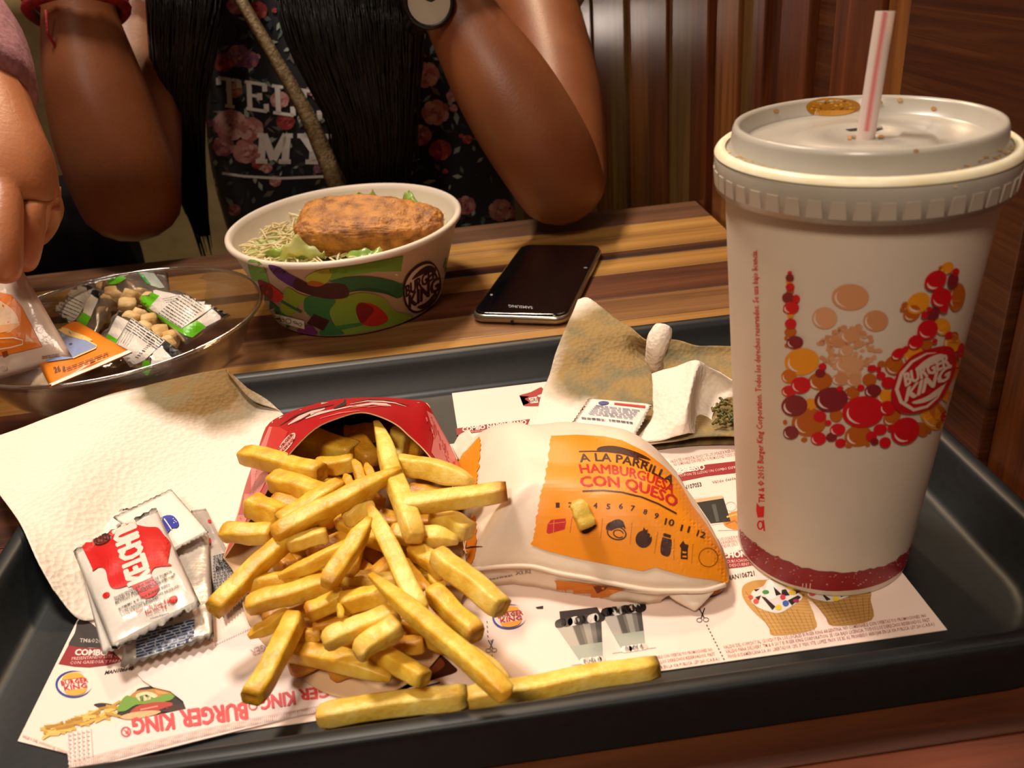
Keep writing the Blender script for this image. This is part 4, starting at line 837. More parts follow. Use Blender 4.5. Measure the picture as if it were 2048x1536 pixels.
for P, wd, c in (([(577, 850), (600, 836), (625, 826), (650, 818)], 8, '#d4b4aa'), ([(560, 852), (590, 833), (620, 822), (668, 810)], 3, '#4a2420'), ([(592, 846), (620, 830), (655, 820)], 3, '#7a2a24'), ([(612, 838), (640, 827), (668, 820)], 5, '#d4b4aa'), ([(630, 832), (660, 823), (700, 814), (740, 811)], 2.4, '#d8b8ae'), ([(640, 838), (680, 827), (720, 822)], 2.4, '#d06a60'),
                 ([(668, 818), (690, 808), (690, 800)], 8, '#3a2a26'), ([(700, 809), (735, 803), (765, 804), (790, 807), (812, 814)], 2.6, '#d8b8ae'), ([(712, 812), (745, 808), (772, 810), (782, 813)], 5, '#d4b4aa'), ([(705, 806), (740, 800), (780, 803), (818, 812)], 2.2, '#4a2420'), ([(735, 816), (760, 812), (776, 814)], 2, '#d06a60'), ([(700, 818), (722, 814), (740, 814)], 2, '#d06a60')): k.stroke(P, wd, c, 4, True)
k.poly([(853, 822), (866, 830), (880, 858), (900, 895), (925, 945), (950, 1005), (955, 1020), (925, 985), (885, 938), (862, 905), (868, 870)], PKc, 2)
for i in range(40): t = rnd.random(); x, y = 856+t*60+rnd.uniform(-8, 6), 835+t*115; k.stroke([(x, y), (x+2, y+rnd.uniform(6, 14))], 2.2, rnd.choice(['#b3141a', '#d98a86', '#c2302e']), 3)
for i in range(8): k.stroke([(884+i*2, 890+i*7), (885+i*2, 894+i*7)], 1.2, '#7a3a3a', 4)
k.build('front_print', carton, on(fp), cell=14, label='white stripes, oval emblem and pale pink sides')

# ------------------------------------------------------------------ fries
def fry_mat(name, a, b, c):
    m = bpy.data.materials.new(name); m.use_nodes = True; nt = m.node_tree; p = nt.nodes['Principled BSDF']; L = nt.links.new
    tc = nt.nodes.new('ShaderNodeTexCoord'); n = nt.nodes.new('ShaderNodeTexNoise'); n.inputs['Scale'].default_value = 130; n.inputs['Detail'].default_value = 5; L(tc.outputs['Object'], n.inputs[0])
    r = nt.nodes.new('ShaderNodeValToRGB'); e = r.color_ramp.elements; e[0].position = .32; e[0].color = lin(a); e[1].position = .66; e[1].color = lin(c); e.new(.5).color = lin(b); L(n.outputs[0], r.inputs[0])
    at = nt.nodes.new('ShaderNodeAttribute'); at.attribute_name = 'brown'; mx = nt.nodes.new('ShaderNodeMix'); mx.data_type = 'RGBA'; mx.inputs[7].default_value = lin('#a85a12'); L(r.outputs[0], mx.inputs[6]); L(at.outputs['Fac'], mx.inputs[0]); L(mx.outputs[2], p.inputs['Base Color'])
    p.inputs['Roughness'].default_value = .40; p.inputs['Subsurface Weight'].default_value = .25; p.inputs['Subsurface Radius'].default_value = (1, .55, .15); p.inputs['Subsurface Scale'].default_value = .003
    n2 = nt.nodes.new('ShaderNodeTexNoise'); n2.inputs['Scale'].default_value = 420; n2.inputs['Detail'].default_value = 6; bp = nt.nodes.new('ShaderNodeBump'); bp.inputs['Strength'].default_value = .5; bp.inputs['Distance'].default_value = .0009; L(tc.outputs['Object'], n2.inputs[0]); L(n2.outputs[0], bp.inputs['Height']); L(bp.outputs[0], p.inputs['Normal'])
    return m
FM = [fry_mat('fried_potato_golden', '#d2981c', '#e2b434', '#ecca56'), fry_mat('fried_potato_pale', '#dcb03a', '#e8c656', '#f0d676'), fry_mat('fried_potato_dark', '#bf7e16', '#d39824', '#deae3c')]  # dark one puts shade into the colour of buried fries; browner tips share it
HB = [(780, .024), (850, .024), (900, .023), (1000, .021), (1100, .017), (1200, .0125), (1300, .0095), (1400, .0085), (1500, .008)]
def heap(y):
    for (a, u), (b, v) in zip(HB, HB[1:]):
        if a <= y <= b: return u+(v-u)*(y-a)/(b-a)
    return HB[0][1] if y < 780 else HB[-1][1]
def fry(label, x0, y0, x1, y1, wpx, lay, e0='b', e1='b', m=0, bend=0.0, dz0=0.0, dz1=0.0, br0=.3, br1=.3, z0=None, z1=None, group='fries', roll=None, conv=None):
    """one fry between two pixels; e0/e1: b blunt cut, p pointed; heights from the heap plus layer"""
    za = z0 if z0 is not None else heap(y0)+.0042*lay+dz0; zb_ = z1 if z1 is not None else heap(y1)+.0042*lay+dz1
    a, b = PZ(x0, y0, za), PZ(x1, y1, zb_); mid = (a+b)/2
    W = wpx*MPP(mid)*.52; R_ = random.Random(int(x0*7+y0*13+x1)); n = 15; t = (b-a).normalized(); s, u = frame(b-a)
    an = R_.uniform(-.35, .35) if roll is None else roll
    bm = bmesh.new(); bl = bm.verts.layers.float.new('brown'); loops = []; br = []
    for i in range(n+1):
        f = i/n; f2 = (1-math.cos(math.pi*f))/2 if False else f
        k = 1.0
        if e0 == 'p': k *= min(1, (.22+f*2.6)**.7)
        if e1 == 'p': k *= min(1, (.22+(1-f)*2.6)**.7)
        if e0 == 'b' and i == 0: k *= .86
        if e1 == 'b' and i == n: k *= .86
        k *= 1+.06*noise.noise(V((f*5, x0*.1, y0*.1)))
        p = a.lerp(b, f)+s*bend*W*4*f*(1-f)+u*(.32*W*noise.noise(V((f*2.5, y1*.17, x1*.1))))+s*(.22*W*noise.noise(V((f*3, x1*.13, 4))))
        L = []
        for j in range(12):
            q = 2*math.pi*(j+.5)/12; cx, cy = math.cos(q), math.sin(q); ee = 2/6.5
            X, Y = math.copysign(abs(cx)**ee, cx), math.copysign(abs(cy)**ee, cy)
            c2, s2 = math.cos(an+.25*f), math.sin(an+.25*f); w_ = W*k*(1+.03*noise.noise(V((f*9, j*.8, x0*.3))))
            L.append(p+s*(X*c2-Y*s2)*w_+u*(X*s2+Y*c2)*w_*.92)
        loops.append(L); br.append(max(0, br0*(1-f*6), br1*(1-(1-f)*6))+.10*max(0, noise.noise(V((f*6, x0*.2, 9)))))
    for e, i0 in ((e0, 0), (e1, n)):
        if e == 'b':
            c = sum(loops[i0], V((0, 0, 0)))/12; dd = t*(-W*.28 if i0 == 0 else W*.28)
            L = [c+(q-c)*.62+dd for q in loops[i0]]
            if i0 == 0: loops.insert(0, L); br.insert(0, br[0])
            else: loops.append(L); br.append(br[-1])
            n_ = 0
    vl = rings(bm, loops, cap0=True, cap1=True)
    for L, q in zip(vl, br):
        for v in L: v[bl] = min(1, q)
    o = obj('french_fry', bm, FM[m], smooth=True); tag(o, label, 'fry', group)
    return o
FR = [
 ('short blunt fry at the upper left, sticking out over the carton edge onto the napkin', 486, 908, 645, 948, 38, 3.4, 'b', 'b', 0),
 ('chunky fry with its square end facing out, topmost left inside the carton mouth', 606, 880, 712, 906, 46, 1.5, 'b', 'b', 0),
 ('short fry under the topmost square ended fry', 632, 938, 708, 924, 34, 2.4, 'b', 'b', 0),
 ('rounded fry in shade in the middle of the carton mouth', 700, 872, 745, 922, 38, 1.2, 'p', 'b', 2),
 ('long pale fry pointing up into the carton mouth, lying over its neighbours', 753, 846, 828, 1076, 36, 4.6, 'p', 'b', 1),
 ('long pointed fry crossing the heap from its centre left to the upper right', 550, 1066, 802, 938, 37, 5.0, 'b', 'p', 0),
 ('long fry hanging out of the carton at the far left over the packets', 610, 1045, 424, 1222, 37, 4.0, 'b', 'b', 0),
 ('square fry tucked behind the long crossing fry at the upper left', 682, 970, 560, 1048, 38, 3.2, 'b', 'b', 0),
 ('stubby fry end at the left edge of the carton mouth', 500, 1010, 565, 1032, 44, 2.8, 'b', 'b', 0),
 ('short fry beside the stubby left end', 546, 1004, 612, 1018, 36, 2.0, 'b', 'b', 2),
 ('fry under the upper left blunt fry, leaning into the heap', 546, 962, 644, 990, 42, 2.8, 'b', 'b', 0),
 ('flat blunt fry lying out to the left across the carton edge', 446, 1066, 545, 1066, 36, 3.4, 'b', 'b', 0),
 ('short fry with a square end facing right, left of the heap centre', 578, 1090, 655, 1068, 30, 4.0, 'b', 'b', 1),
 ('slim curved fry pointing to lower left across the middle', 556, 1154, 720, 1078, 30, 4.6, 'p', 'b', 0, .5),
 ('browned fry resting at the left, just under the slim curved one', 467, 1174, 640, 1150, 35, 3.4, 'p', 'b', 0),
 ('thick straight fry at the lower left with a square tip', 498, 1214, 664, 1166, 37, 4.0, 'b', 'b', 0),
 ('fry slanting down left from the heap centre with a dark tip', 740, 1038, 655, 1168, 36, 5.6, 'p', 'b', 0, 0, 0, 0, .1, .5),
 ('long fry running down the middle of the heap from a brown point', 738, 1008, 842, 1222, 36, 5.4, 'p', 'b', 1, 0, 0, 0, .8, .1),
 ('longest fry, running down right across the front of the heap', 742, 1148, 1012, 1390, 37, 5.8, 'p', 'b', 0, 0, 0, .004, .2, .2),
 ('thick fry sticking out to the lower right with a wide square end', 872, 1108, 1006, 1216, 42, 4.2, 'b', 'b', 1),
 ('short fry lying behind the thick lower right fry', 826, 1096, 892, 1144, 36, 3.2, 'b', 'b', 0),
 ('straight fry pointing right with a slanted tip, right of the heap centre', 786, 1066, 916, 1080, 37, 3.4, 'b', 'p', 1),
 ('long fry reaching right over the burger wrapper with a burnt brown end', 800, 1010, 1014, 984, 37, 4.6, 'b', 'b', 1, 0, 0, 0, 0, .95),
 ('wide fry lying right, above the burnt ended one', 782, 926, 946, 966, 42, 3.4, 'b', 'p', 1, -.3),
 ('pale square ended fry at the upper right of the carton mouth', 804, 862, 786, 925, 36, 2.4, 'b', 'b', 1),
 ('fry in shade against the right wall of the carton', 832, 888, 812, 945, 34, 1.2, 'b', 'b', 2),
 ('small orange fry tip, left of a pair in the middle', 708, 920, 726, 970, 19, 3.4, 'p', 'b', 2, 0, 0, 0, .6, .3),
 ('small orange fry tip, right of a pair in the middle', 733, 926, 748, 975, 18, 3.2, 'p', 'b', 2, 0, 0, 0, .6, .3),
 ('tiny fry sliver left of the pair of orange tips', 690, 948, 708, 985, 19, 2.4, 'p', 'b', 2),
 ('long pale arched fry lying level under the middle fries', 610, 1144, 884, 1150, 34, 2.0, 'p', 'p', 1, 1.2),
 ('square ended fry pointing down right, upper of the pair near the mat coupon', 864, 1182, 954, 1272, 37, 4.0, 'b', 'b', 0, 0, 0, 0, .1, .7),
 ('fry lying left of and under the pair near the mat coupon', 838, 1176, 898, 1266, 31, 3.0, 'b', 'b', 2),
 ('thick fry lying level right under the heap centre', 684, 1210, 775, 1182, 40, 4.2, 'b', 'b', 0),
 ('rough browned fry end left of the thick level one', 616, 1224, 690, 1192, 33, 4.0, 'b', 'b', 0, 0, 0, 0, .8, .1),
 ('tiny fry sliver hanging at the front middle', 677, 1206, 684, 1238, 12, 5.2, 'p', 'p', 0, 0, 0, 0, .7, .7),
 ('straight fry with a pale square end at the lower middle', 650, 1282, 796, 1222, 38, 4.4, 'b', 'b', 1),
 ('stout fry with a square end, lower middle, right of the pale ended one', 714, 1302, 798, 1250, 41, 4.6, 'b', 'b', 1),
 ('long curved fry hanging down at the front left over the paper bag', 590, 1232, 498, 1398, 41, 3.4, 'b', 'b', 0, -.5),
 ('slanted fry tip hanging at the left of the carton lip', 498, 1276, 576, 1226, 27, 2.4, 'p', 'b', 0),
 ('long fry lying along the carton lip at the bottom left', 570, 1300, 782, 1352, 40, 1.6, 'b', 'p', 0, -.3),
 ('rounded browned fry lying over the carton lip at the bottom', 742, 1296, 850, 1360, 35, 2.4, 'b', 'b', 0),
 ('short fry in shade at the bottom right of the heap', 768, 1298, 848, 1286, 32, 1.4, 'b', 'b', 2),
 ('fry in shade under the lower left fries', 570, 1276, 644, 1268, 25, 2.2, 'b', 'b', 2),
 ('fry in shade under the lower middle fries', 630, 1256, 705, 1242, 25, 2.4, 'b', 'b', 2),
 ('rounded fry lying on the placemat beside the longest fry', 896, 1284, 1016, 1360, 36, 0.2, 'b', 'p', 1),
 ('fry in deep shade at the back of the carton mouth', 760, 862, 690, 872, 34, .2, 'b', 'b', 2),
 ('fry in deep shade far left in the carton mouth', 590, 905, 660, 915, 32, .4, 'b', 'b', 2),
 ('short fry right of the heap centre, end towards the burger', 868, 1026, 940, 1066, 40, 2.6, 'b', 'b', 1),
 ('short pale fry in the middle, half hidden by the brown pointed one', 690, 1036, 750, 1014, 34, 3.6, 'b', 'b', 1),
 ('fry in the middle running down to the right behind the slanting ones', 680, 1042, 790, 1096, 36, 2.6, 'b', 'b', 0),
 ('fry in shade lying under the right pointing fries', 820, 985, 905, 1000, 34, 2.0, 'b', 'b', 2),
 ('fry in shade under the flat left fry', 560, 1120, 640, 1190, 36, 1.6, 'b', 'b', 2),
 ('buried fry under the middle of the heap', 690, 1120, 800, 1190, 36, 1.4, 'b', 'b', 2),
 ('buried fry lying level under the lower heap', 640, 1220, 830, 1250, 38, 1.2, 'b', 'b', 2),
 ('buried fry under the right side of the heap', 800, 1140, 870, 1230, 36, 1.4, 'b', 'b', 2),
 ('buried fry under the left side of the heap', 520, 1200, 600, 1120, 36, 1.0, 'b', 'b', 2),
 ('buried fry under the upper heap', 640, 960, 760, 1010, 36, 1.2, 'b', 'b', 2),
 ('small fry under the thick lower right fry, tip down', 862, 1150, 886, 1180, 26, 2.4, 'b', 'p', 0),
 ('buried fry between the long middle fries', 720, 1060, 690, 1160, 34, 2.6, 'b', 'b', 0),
 ('fry behind the square ended pair, running up to the centre', 800, 1130, 850, 1190, 32, 3.0, 'b', 'b', 2),
 ('buried fry filling the lower centre of the heap', 700, 1190, 790, 1130, 38, 1.8, 'b', 'b', 2),
 ('buried fry under the slanting middle fry', 620, 1110, 720, 1070, 38, 1.8, 'b', 'b', 2),
 ('buried fry under the long fries right of centre', 770, 1100, 850, 1060, 38, 1.6, 'b', 'b', 2),
 ('buried fry at the right beneath the arched pale fry', 790, 1180, 870, 1130, 36, 1.8, 'b', 'b', 2),
 ('buried fry beneath the straight lower left fry', 530, 1236, 640, 1200, 36, 1.8, 'b', 'b', 2),
 ('buried fry beneath the stout lower middle fries', 660, 1300, 760, 1270, 38, 1.6, 'b', 'b', 2),
 ('buried fry beneath the longest front fry', 800, 1240, 900, 1290, 38, 1.2, 'b', 'b', 2),
 ('buried fry in the mouth beneath the crossing fry', 640, 1040, 730, 985, 38, 1.6, 'b', 'b', 2),
]
for q in FR: fry(*q)
RB = random.Random(21)
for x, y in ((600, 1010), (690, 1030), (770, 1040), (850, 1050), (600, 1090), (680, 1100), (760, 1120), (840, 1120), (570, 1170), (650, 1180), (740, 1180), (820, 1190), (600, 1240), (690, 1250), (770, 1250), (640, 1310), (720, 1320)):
    a_ = RB.uniform(-.7, .7); l_ = 62; fry('shade darkened fry glimpsed deep down between the others in the heap', x-l_*math.cos(a_), y-l_*math.sin(a_), x+l_*math.cos(a_), y+l_*math.sin(a_), 40, .5 if y < 1280 else .2, 'b', 'b', 2)
fry('loose fry lying along the tray edge, left of two', 640, 1432, 935, 1392, 42, 0, 'b', 'b', 1, z0=.0105, z1=.0105, roll=.05, group='loose fries')
fry('loose fry lying along the tray edge, right of two', 930, 1396, 1318, 1334, 40, 0, 'b', 'b', 1, z0=.0098, z1=.0105, roll=.05, group='loose fries')

# ------------------------------------------------------------------ wrapped burger
LP = [(918, 905, .014), (912, 960, .013), (918, 1030, .012), (928, 1090, .012), (940, 1137, .014), (1000, 1134, .015), (1062, 1137, .0155), (1120, 1150, .015), (1183, 1161, .0145), (1245, 1174, .0138), (1304, 1183, .013), (1360, 1184, .0125), (1410, 1183, .012), (1452, 1170, .0115), (1458, 1140, .012), (1440, 1085, .013), (1408, 1030, .0145), (1372, 975, .016), (1345, 935, .0175), (1300, 905, .018), (1240, 888, .018), (1180, 880, .018), (1110, 876, .018), (1040, 880, .0175), (985, 888, .016), (945, 885, .0145)]
BC = PZ(1170, 1008, .018); BH = .0395
loopP = [PZ(*p) for p in LP]; NA = 104
LO = []
for i in range(NA):
    t = i/NA*len(loopP); i0 = int(t); f = t-i0; g = lambda q: loopP[q % len(loopP)]
    A, B, C, D = g(i0-1), g(i0), g(i0+1), g(i0+2); LO.append(.5*(2*B+(C-A)*f+(2*A-5*B+4*C-D)*f*f+(3*B-A-3*C+D)*f**3))
bm = bmesh.new(); R_ = []
for t in [i/22 for i in range(22)]:
    L = []
    for i, p in enumerate(LO):
        q = V((p.x+(BC.x-p.x)*t, p.y+(BC.y-p.y)*t, 0)); h = math.sin(min(1, t*1.75)*math.pi/2)**.9; top = BH+.002*math.sin(min(1, t)*1.5)
        q.z = p.z+(top-p.z)*h
        cre = .0011*noise.noise(V((q.x*60, q.y*60, 1)))+.0022*abs(noise.noise(V((q.x*30+q.y*22, q.y*30-q.x*18, 5))))-.0008
        q.z += cre*min(1, t*5)*(1-.3*t)*(1.0)
        q.z += .0012*noise.noise(V((i*.45, t*3, 2)))*max(0, 1-t*3)
        L.append(q)
    R_.append(L)
def low(a, b, z, am):
    out = []
    for i, p in enumerate(LO):
        rt = max(0, min(1, (p.x-BC.x-.018)/.02)); g = a+(b-a)*rt; out.append(V((p.x+(BC.x-p.x)*g+am*noise.noise(V((i*.5, 0, 1))), p.y+(BC.y-p.y)*g+am*noise.noise(V((i*.5, 3, 1))), z if z else p.z*.76)))
    return out
bm2 = [low(.05, .08, 0, 0), low(.03, .20, .0085, .0016), low(.05, .30, Z_MAT+.0004, .0010)]
rings(bm, bm2[::-1]+R_, cap0=True, cap1=True)
burger = thing('wrapped_burger', 'burger wrapped in white and orange paper with red lettering', 'burger', (BC.x, BC.y, Z_MAT+.0004))
M_wrap = mat('wrapper_paper', '#e6d3c0', '#e0cab4', 25, .5, bump=.25, bscale=90, sss=.1)
wp = obj('wrapper', bm, M_wrap, burger, True)
bm = sheet([[(1330, 1180, .012), (1375, 1186, .0115), (1428, 1184, .0115)], [(1345, 1198, .009), (1388, 1212, .0085), (1420, 1192, .0100)], [(1380, 1218, .0062), (1390, 1222, .006), (1402, 1212, .0075)]], 14, 10, .0004, 150, 3); thick(bm, .0003); obj('wrapper_flap', bm, M_wrap, burger, True)
bm = sheet([[(903, 893, .020), (918, 872, .0225), (936, 858, .025)], [(912, 912, .0175), (930, 895, .021), (950, 876, .024)], [(925, 928, .0165), (945, 905, .021), (968, 888, .024)]], 14, 10, .0012, 150, 9); thick(bm, .0003); obj('wrapper_pleat', bm, M_wrap, burger, True)
# seam ridge along the front
bm = bmesh.new(); P = [(942, 1139, .0148), (1000, 1133, .0158), (1062, 1133, .0164), (1120, 1147, .0158), (1183, 1158, .0152), (1245, 1171, .0145), (1304, 1181, .0136), (1360, 1182, .0131), (1410, 1181, .0126), (1450, 1169, .0121)]
tube(bm, [cr([PZ(*p) for p in P], i/40) for i in range(41)], .0009, 8); obj('wrapper_seam', bm, M_wrap, burger, True)
k = Ink(880, 780, .3027); OG = '#e58a12'; OG2 = '#dd7e12'; BN = '#3e1a0e'; RDK = '#b8201a'
def rough_edge(P, amp):
    out = []
    for a, b in zip(P, P[1:]):
        n = max(2, int(math.hypot(b[0]-a[0], b[1]-a[1])/14))
        for i in range(n): f = i/n; out.append((a[0]+(b[0]-a[0])*f+rnd.uniform(-amp, amp), a[1]+(b[1]-a[1])*f+rnd.uniform(-amp, amp)*.4))
    return out
k.poly(rough_edge([(735, 305), (715, 450), (690, 600), (650, 780), (620, 950), (600, 1035)], 9)+[(700, 1060), (900, 1110), (1100, 1150), (1340, 1195), (1420, 1170), (1500, 1195), (1650, 1235), (1800, 1255), (1895, 1275), (1900, 1240), (1870, 1110), (1820, 1000), (1750, 880), (1660, 760), (1600, 650), (1560, 590), (1480, 510), (1350, 410), (1200, 335), (1080, 310), (900, 300)], OG)
k.poly([(-20, 520), (80, 480), (180, 400), (262, 310)]+rough_edge([(272, 330), (270, 450), (250, 560), (235, 700), (230, 760)], 8)+[(0, 760)], OG); k.poly([(150, 900), (235, 830)]+rough_edge([(240, 850), (250, 1000), (240, 1080), (205, 1170)], 7)+[(150, 1100)], OG2)
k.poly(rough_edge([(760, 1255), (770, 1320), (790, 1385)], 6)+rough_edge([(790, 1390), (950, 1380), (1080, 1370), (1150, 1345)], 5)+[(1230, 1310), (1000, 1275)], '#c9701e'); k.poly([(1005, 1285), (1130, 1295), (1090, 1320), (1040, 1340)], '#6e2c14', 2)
k.smooth([(1035, 400), (1060, 380), (1140, 374), (1230, 392), (1330, 430), (1390, 470), (1300, 450), (1180, 425), (1060, 410)], BN, 2); k.stroke([(918, 412), (1000, 410), (1100, 412), (1200, 425), (1300, 455), (1380, 490)], 9, BN, 2)
k.text('A LA PARRILLA', (928, 482), (1525, 632), (6, -52), BN, 3, 0, 2, (1245, 500), .06); k.text('HAMBURGUESA', (932, 555), (1530, 690), (2, -58), RDK, 3, 0, 2, (1260, 580), .06); k.text('CON QUESO', (938, 645), (1548, 780), (2, -66), RDK, 3, 0, 2, (1262, 662), .075)
k.stroke([(942, 672), (1080, 668), (1200, 680), (1330, 710), (1440, 755), (1560, 820)], 11, BN, 3, False)
for s, x, y, h, a in (('1', 780, 778, 32, 0), ('2', 862, 776, 32, 0), ('3', 945, 774, 32, .05), ('4', 1028, 782, 34, .05), ('5', 1112, 788, 34, .1), ('6', 1194, 786, 34, .1), ('7', 1270, 800, 34, .15), ('8', 1352, 822, 32, .25), ('9', 1424, 850, 34, .3), ('10', 1510, 896, 42, .22), ('11', 1612, 938, 40, .25), ('12', 1714, 974, 36, .35)):
    ww = 11*len(s)*(h/32); k.text(s, (x-ww, y-ww*a), (x+ww, y+ww*a), (h*a, -h), BN, 3, 0, 2, None, .06)
k.poly([(712, 890), (735, 858), (830, 848), (835, 872), (825, 920), (720, 950), (705, 940)], '#b9252a', 2); k.stroke([(725, 885), (830, 872)], 4, '#e0862c', 3); k.stroke([(756, 860), (752, 945)], 4, '#e0862c', 3)
k.smooth([(940, 930), (960, 910), (1030, 890), (1030, 905), (990, 940), (950, 950)], BN, 2)
for i in range(4): k.arc(1165, 925, 66-i*4, 50+i*6, 10, 150+i*10, 320-i*8, BN, 25, 2, 14)
k.arc(1168, 945, 62, 42, 9, 0, 360, BN, 15, 2, 22); k.arc(1180, 950, 34, 24, 8, 20, 330, BN, 20, 2, 14); k.smooth([(1100, 905), (1140, 872), (1180, 870), (1225, 905), (1190, 900), (1130, 930)], BN, 2)
k.ell(1345, 985, 54, 58, BN, 10, 2, 24); k.poly([(1325, 945), (1340, 925), (1345, 905), (1358, 925), (1375, 920), (1362, 940), (1345, 948)], BN, 3); k.arc(1375, 960, 16, 18, 6, 250, 400, '#e58a12', 0, 4, 8)
k.smooth([(1465, 990), (1478, 960), (1520, 975), (1530, 1010), (1522, 1080), (1500, 1100), (1462, 1085), (1455, 1050)], BN, 2, 4); k.poly([(1470, 955), (1480, 945), (1525, 960), (1522, 975)], BN, 3); k.stroke([(1468, 968), (1525, 985)], 5, '#e58a12', 4)
k.poly([(1590, 1015), (1600, 1020), (1606, 995), (1618, 1018), (1640, 1025), (1622, 1045), (1636, 1050), (1634, 1120), (1588, 1115), (1590, 1045), (1580, 1030)], BN, 2); k.poly([(1598, 1065), (1628, 1070), (1622, 1080), (1600, 1078)], '#e58a12', 3); k.poly([(1600, 1095), (1626, 1095), (1626, 1106), (1600, 1104)], '#e58a12', 3)
k.arc(1768, 1108, 62, 60, 5, 0, 360, '#6e3412', 40, 2, 24)
for x0, y0, x1, y1 in ((875, 840, 860, 945), (1075, 850, 1062, 985), (1268, 880, 1256, 1020), (1438, 940, 1415, 1085), (1545, 985, 1545, 1125), (1668, 1020, 1660, 1150)):
    for i in range(12): f = i/12; k.stroke([(x0+(x1-x0)*f, y0+(y1-y0)*f), (x0+(x1-x0)*(f+.04), y0+(y1-y0)*(f+.04))], 4, BN, 2)
k.stroke([(170, 1050), (210, 1040), (285, 1035)], 11, '#2a0f0a', 3, True)
k.text('XI.N', (500, 1218), (600, 1206), (-2, -24), '#6e6258', 3, .01, 1); lines(k, (320, 1250), (480, 1218), (0, 0), 1, '#8c7e72', 10)
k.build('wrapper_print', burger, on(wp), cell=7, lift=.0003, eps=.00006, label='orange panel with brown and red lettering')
bx, n_ = on(wp)(1150, 1004); by, n2_ = on(wp)(1172, 1056)
fry('short fry end lying on the orange burger wrapper', 1156, 1004, 1176, 1054, 34, 0, 'b', 'b', 1, z0=bx.z+.0036, z1=by.z+.0034, group='loose fries')
# ------------------------------------------------------------------ printing on the placemat
zm = on_z(Z_MAT)
MRN, PNK, GRY = '#8e2428', '#e3c2b6', '#a8716a'
LEG = ['VALIDO DEL 01/09/2017 AL 15/10/2017 EN LOS LOCALES BURGER KING ARGENTINA. NO COMBINABLE CON OFERTAS Y/O PROMOCIONES. NO', 'VALIDO PARA DELIVERY. TM & © 2017 BURGER KING CORPORATION. SE USA BAJO LICENCIA. TODOS LOS DERECHOS RESERVADOS. FAST', 'FOOD SUDAMERICANA S.A. AV. LIBERTADOR 1295, 3° PISO, VTE. LOPEZ. PROV. DE BS. AS. PROHIBIDO ARROJAR EN LA VIA PUBLICA. LEY 260 (C.A.B.A.)']
k = Ink(1320, 850, .3555)
for t, a, b in zip(LEG, ((360, 1262), (372, 1287), (386, 1314)), ((1500, 1082), (1520, 1107), (1545, 1130))): k.text(t, a, b, (-6, -19), '#8c4a48', 2, .004, 1)
k.set(900, 1150, .3418)
for t, a, b in zip(['COMBINABLE CON OFERTAS Y/O PROMOCIONES. NO', 'TODOS LOS DERECHOS RESERVADOS. FAST', 'ARROJAR EN LA VIA PUBLICA. LEY 260 (C.A.B.A.)'], ((1150, 502), (1160, 530), (1165, 562)), ((1537, 446), (1552, 472), (1577, 500))): k.text(t, a, b, (-5, -18), '#8c4a48', 2, .004, 1)
k.set(1320, 850, .3555)
for t, a, b in (('VALIDO DEL 01/09/2017 AL 15/10/2017 EN LOS LOCALES BURGER KING', (60, 215), (430, 150)), ('NO COMBINABLE CON OFERTAS Y/O PROMOCIONES. TODOS LOS', (80, 232), (432, 172)), ('EN LOS LOCALES BURGER', (320, 655), (460, 635)), ('NTA BURGER KING. FAST', (328, 675), (465, 655)), ('BERTADOR 1295, 3° PISO', (330, 696), (475, 672))): k.text(t, a, b, (-5, -16), '#a06a66', 2, .004, 1)
k.build('small_print', placemat, zm, label='tiny reddish small print')
k = Ink(1320, 850, .3555)
k.poly([(60, 300), (250, 225), (440, 203), (450, 268), (260, 290), (90, 325)], MRN); k.text('EXPRESSO', (60, 276), (253, 252), (-4, -28), '#ead8ce', 3, .01, 2, None, .05); k.text('CON ESTE CUPON TE LLEVAS UN COMBO EXPRESSO', (20, 308), (470, 240), (-3, -14), '#dcb4ac', 3, .006, 1)
k.text('MAN107053', (98, 372), (235, 345), (-5, -22), '#2a1c1a', 2, .02); k.text('Válido desde las', (295, 332), (460, 300), (-4, -15), '#8c7470', 2, .01, 1)
k.poly([(340, 742), (470, 700), (520, 705), (525, 790), (470, 800), (375, 810)], MRN); k.text('CHONI', (352, 752), (500, 742), (-4, -34), '#ead8ce', 3, .01, 2, None, .05); k.text('CURUCHONES', (376, 780), (520, 768), (-3, -16), '#dcb4ac', 3, .006, 1); k.text('DESCUENTO', (392, 802), (525, 790), (-3, -16), '#dcb4ac', 3, .006, 1)
k.text('MAN106721', (380, 876), (533, 848), (-5, -26), '#2a1c1a', 2, .02)
k.set(880, 780, .3027)
k.poly([(105, 255), (300, 230), (595, 193), (575, 240), (350, 268), (112, 300)], MRN); k.text('COMBO NAPOLITANO', (150, 276), (572, 226), (-2, -26), '#ead8ce', 3, .01, 2, None, .05); k.text('PRESENTANDO ESTE CUPON', (200, 284), (420, 262), (-1, -9), '#dcb4ac', 3, .004, 1)
k.set(100, 960, .2473)
k.smooth([(150, 1338), (200, 1240), (240, 1130), (360, 1180), (450, 1340), (320, 1356), (230, 1352)], '#3a322e'); k.text('TM&©2017', (240, 1316), (460, 1322), (4, -32), '#c9bcb2', 3, .006, 1)
k.poly([(150, 1340), (230, 1354), (330, 1362), (480, 1356), (590, 1470), (470, 1500), (320, 1518), (200, 1512), (70, 1490)], MRN, 2); k.text('COMBO', (202, 1418), (462, 1422), (8, -46), '#ead8ce', 3, .01, 2, None, .06); k.text('PRESENTANDO ESTE CUPON', (176, 1460), (640, 1430), (4, -24), '#dcb4ac', 3, .006, 1); k.text('CON GASEOSA Y PAPAS', (162, 1494), (590, 1478), (4, -24), '#dcb4ac', 3, .006, 1)
k.set(0, 1150, .293); k.text('MAN106640', (714, 682), (905, 650), (10, -26), '#2a1c1a', 2, .02)
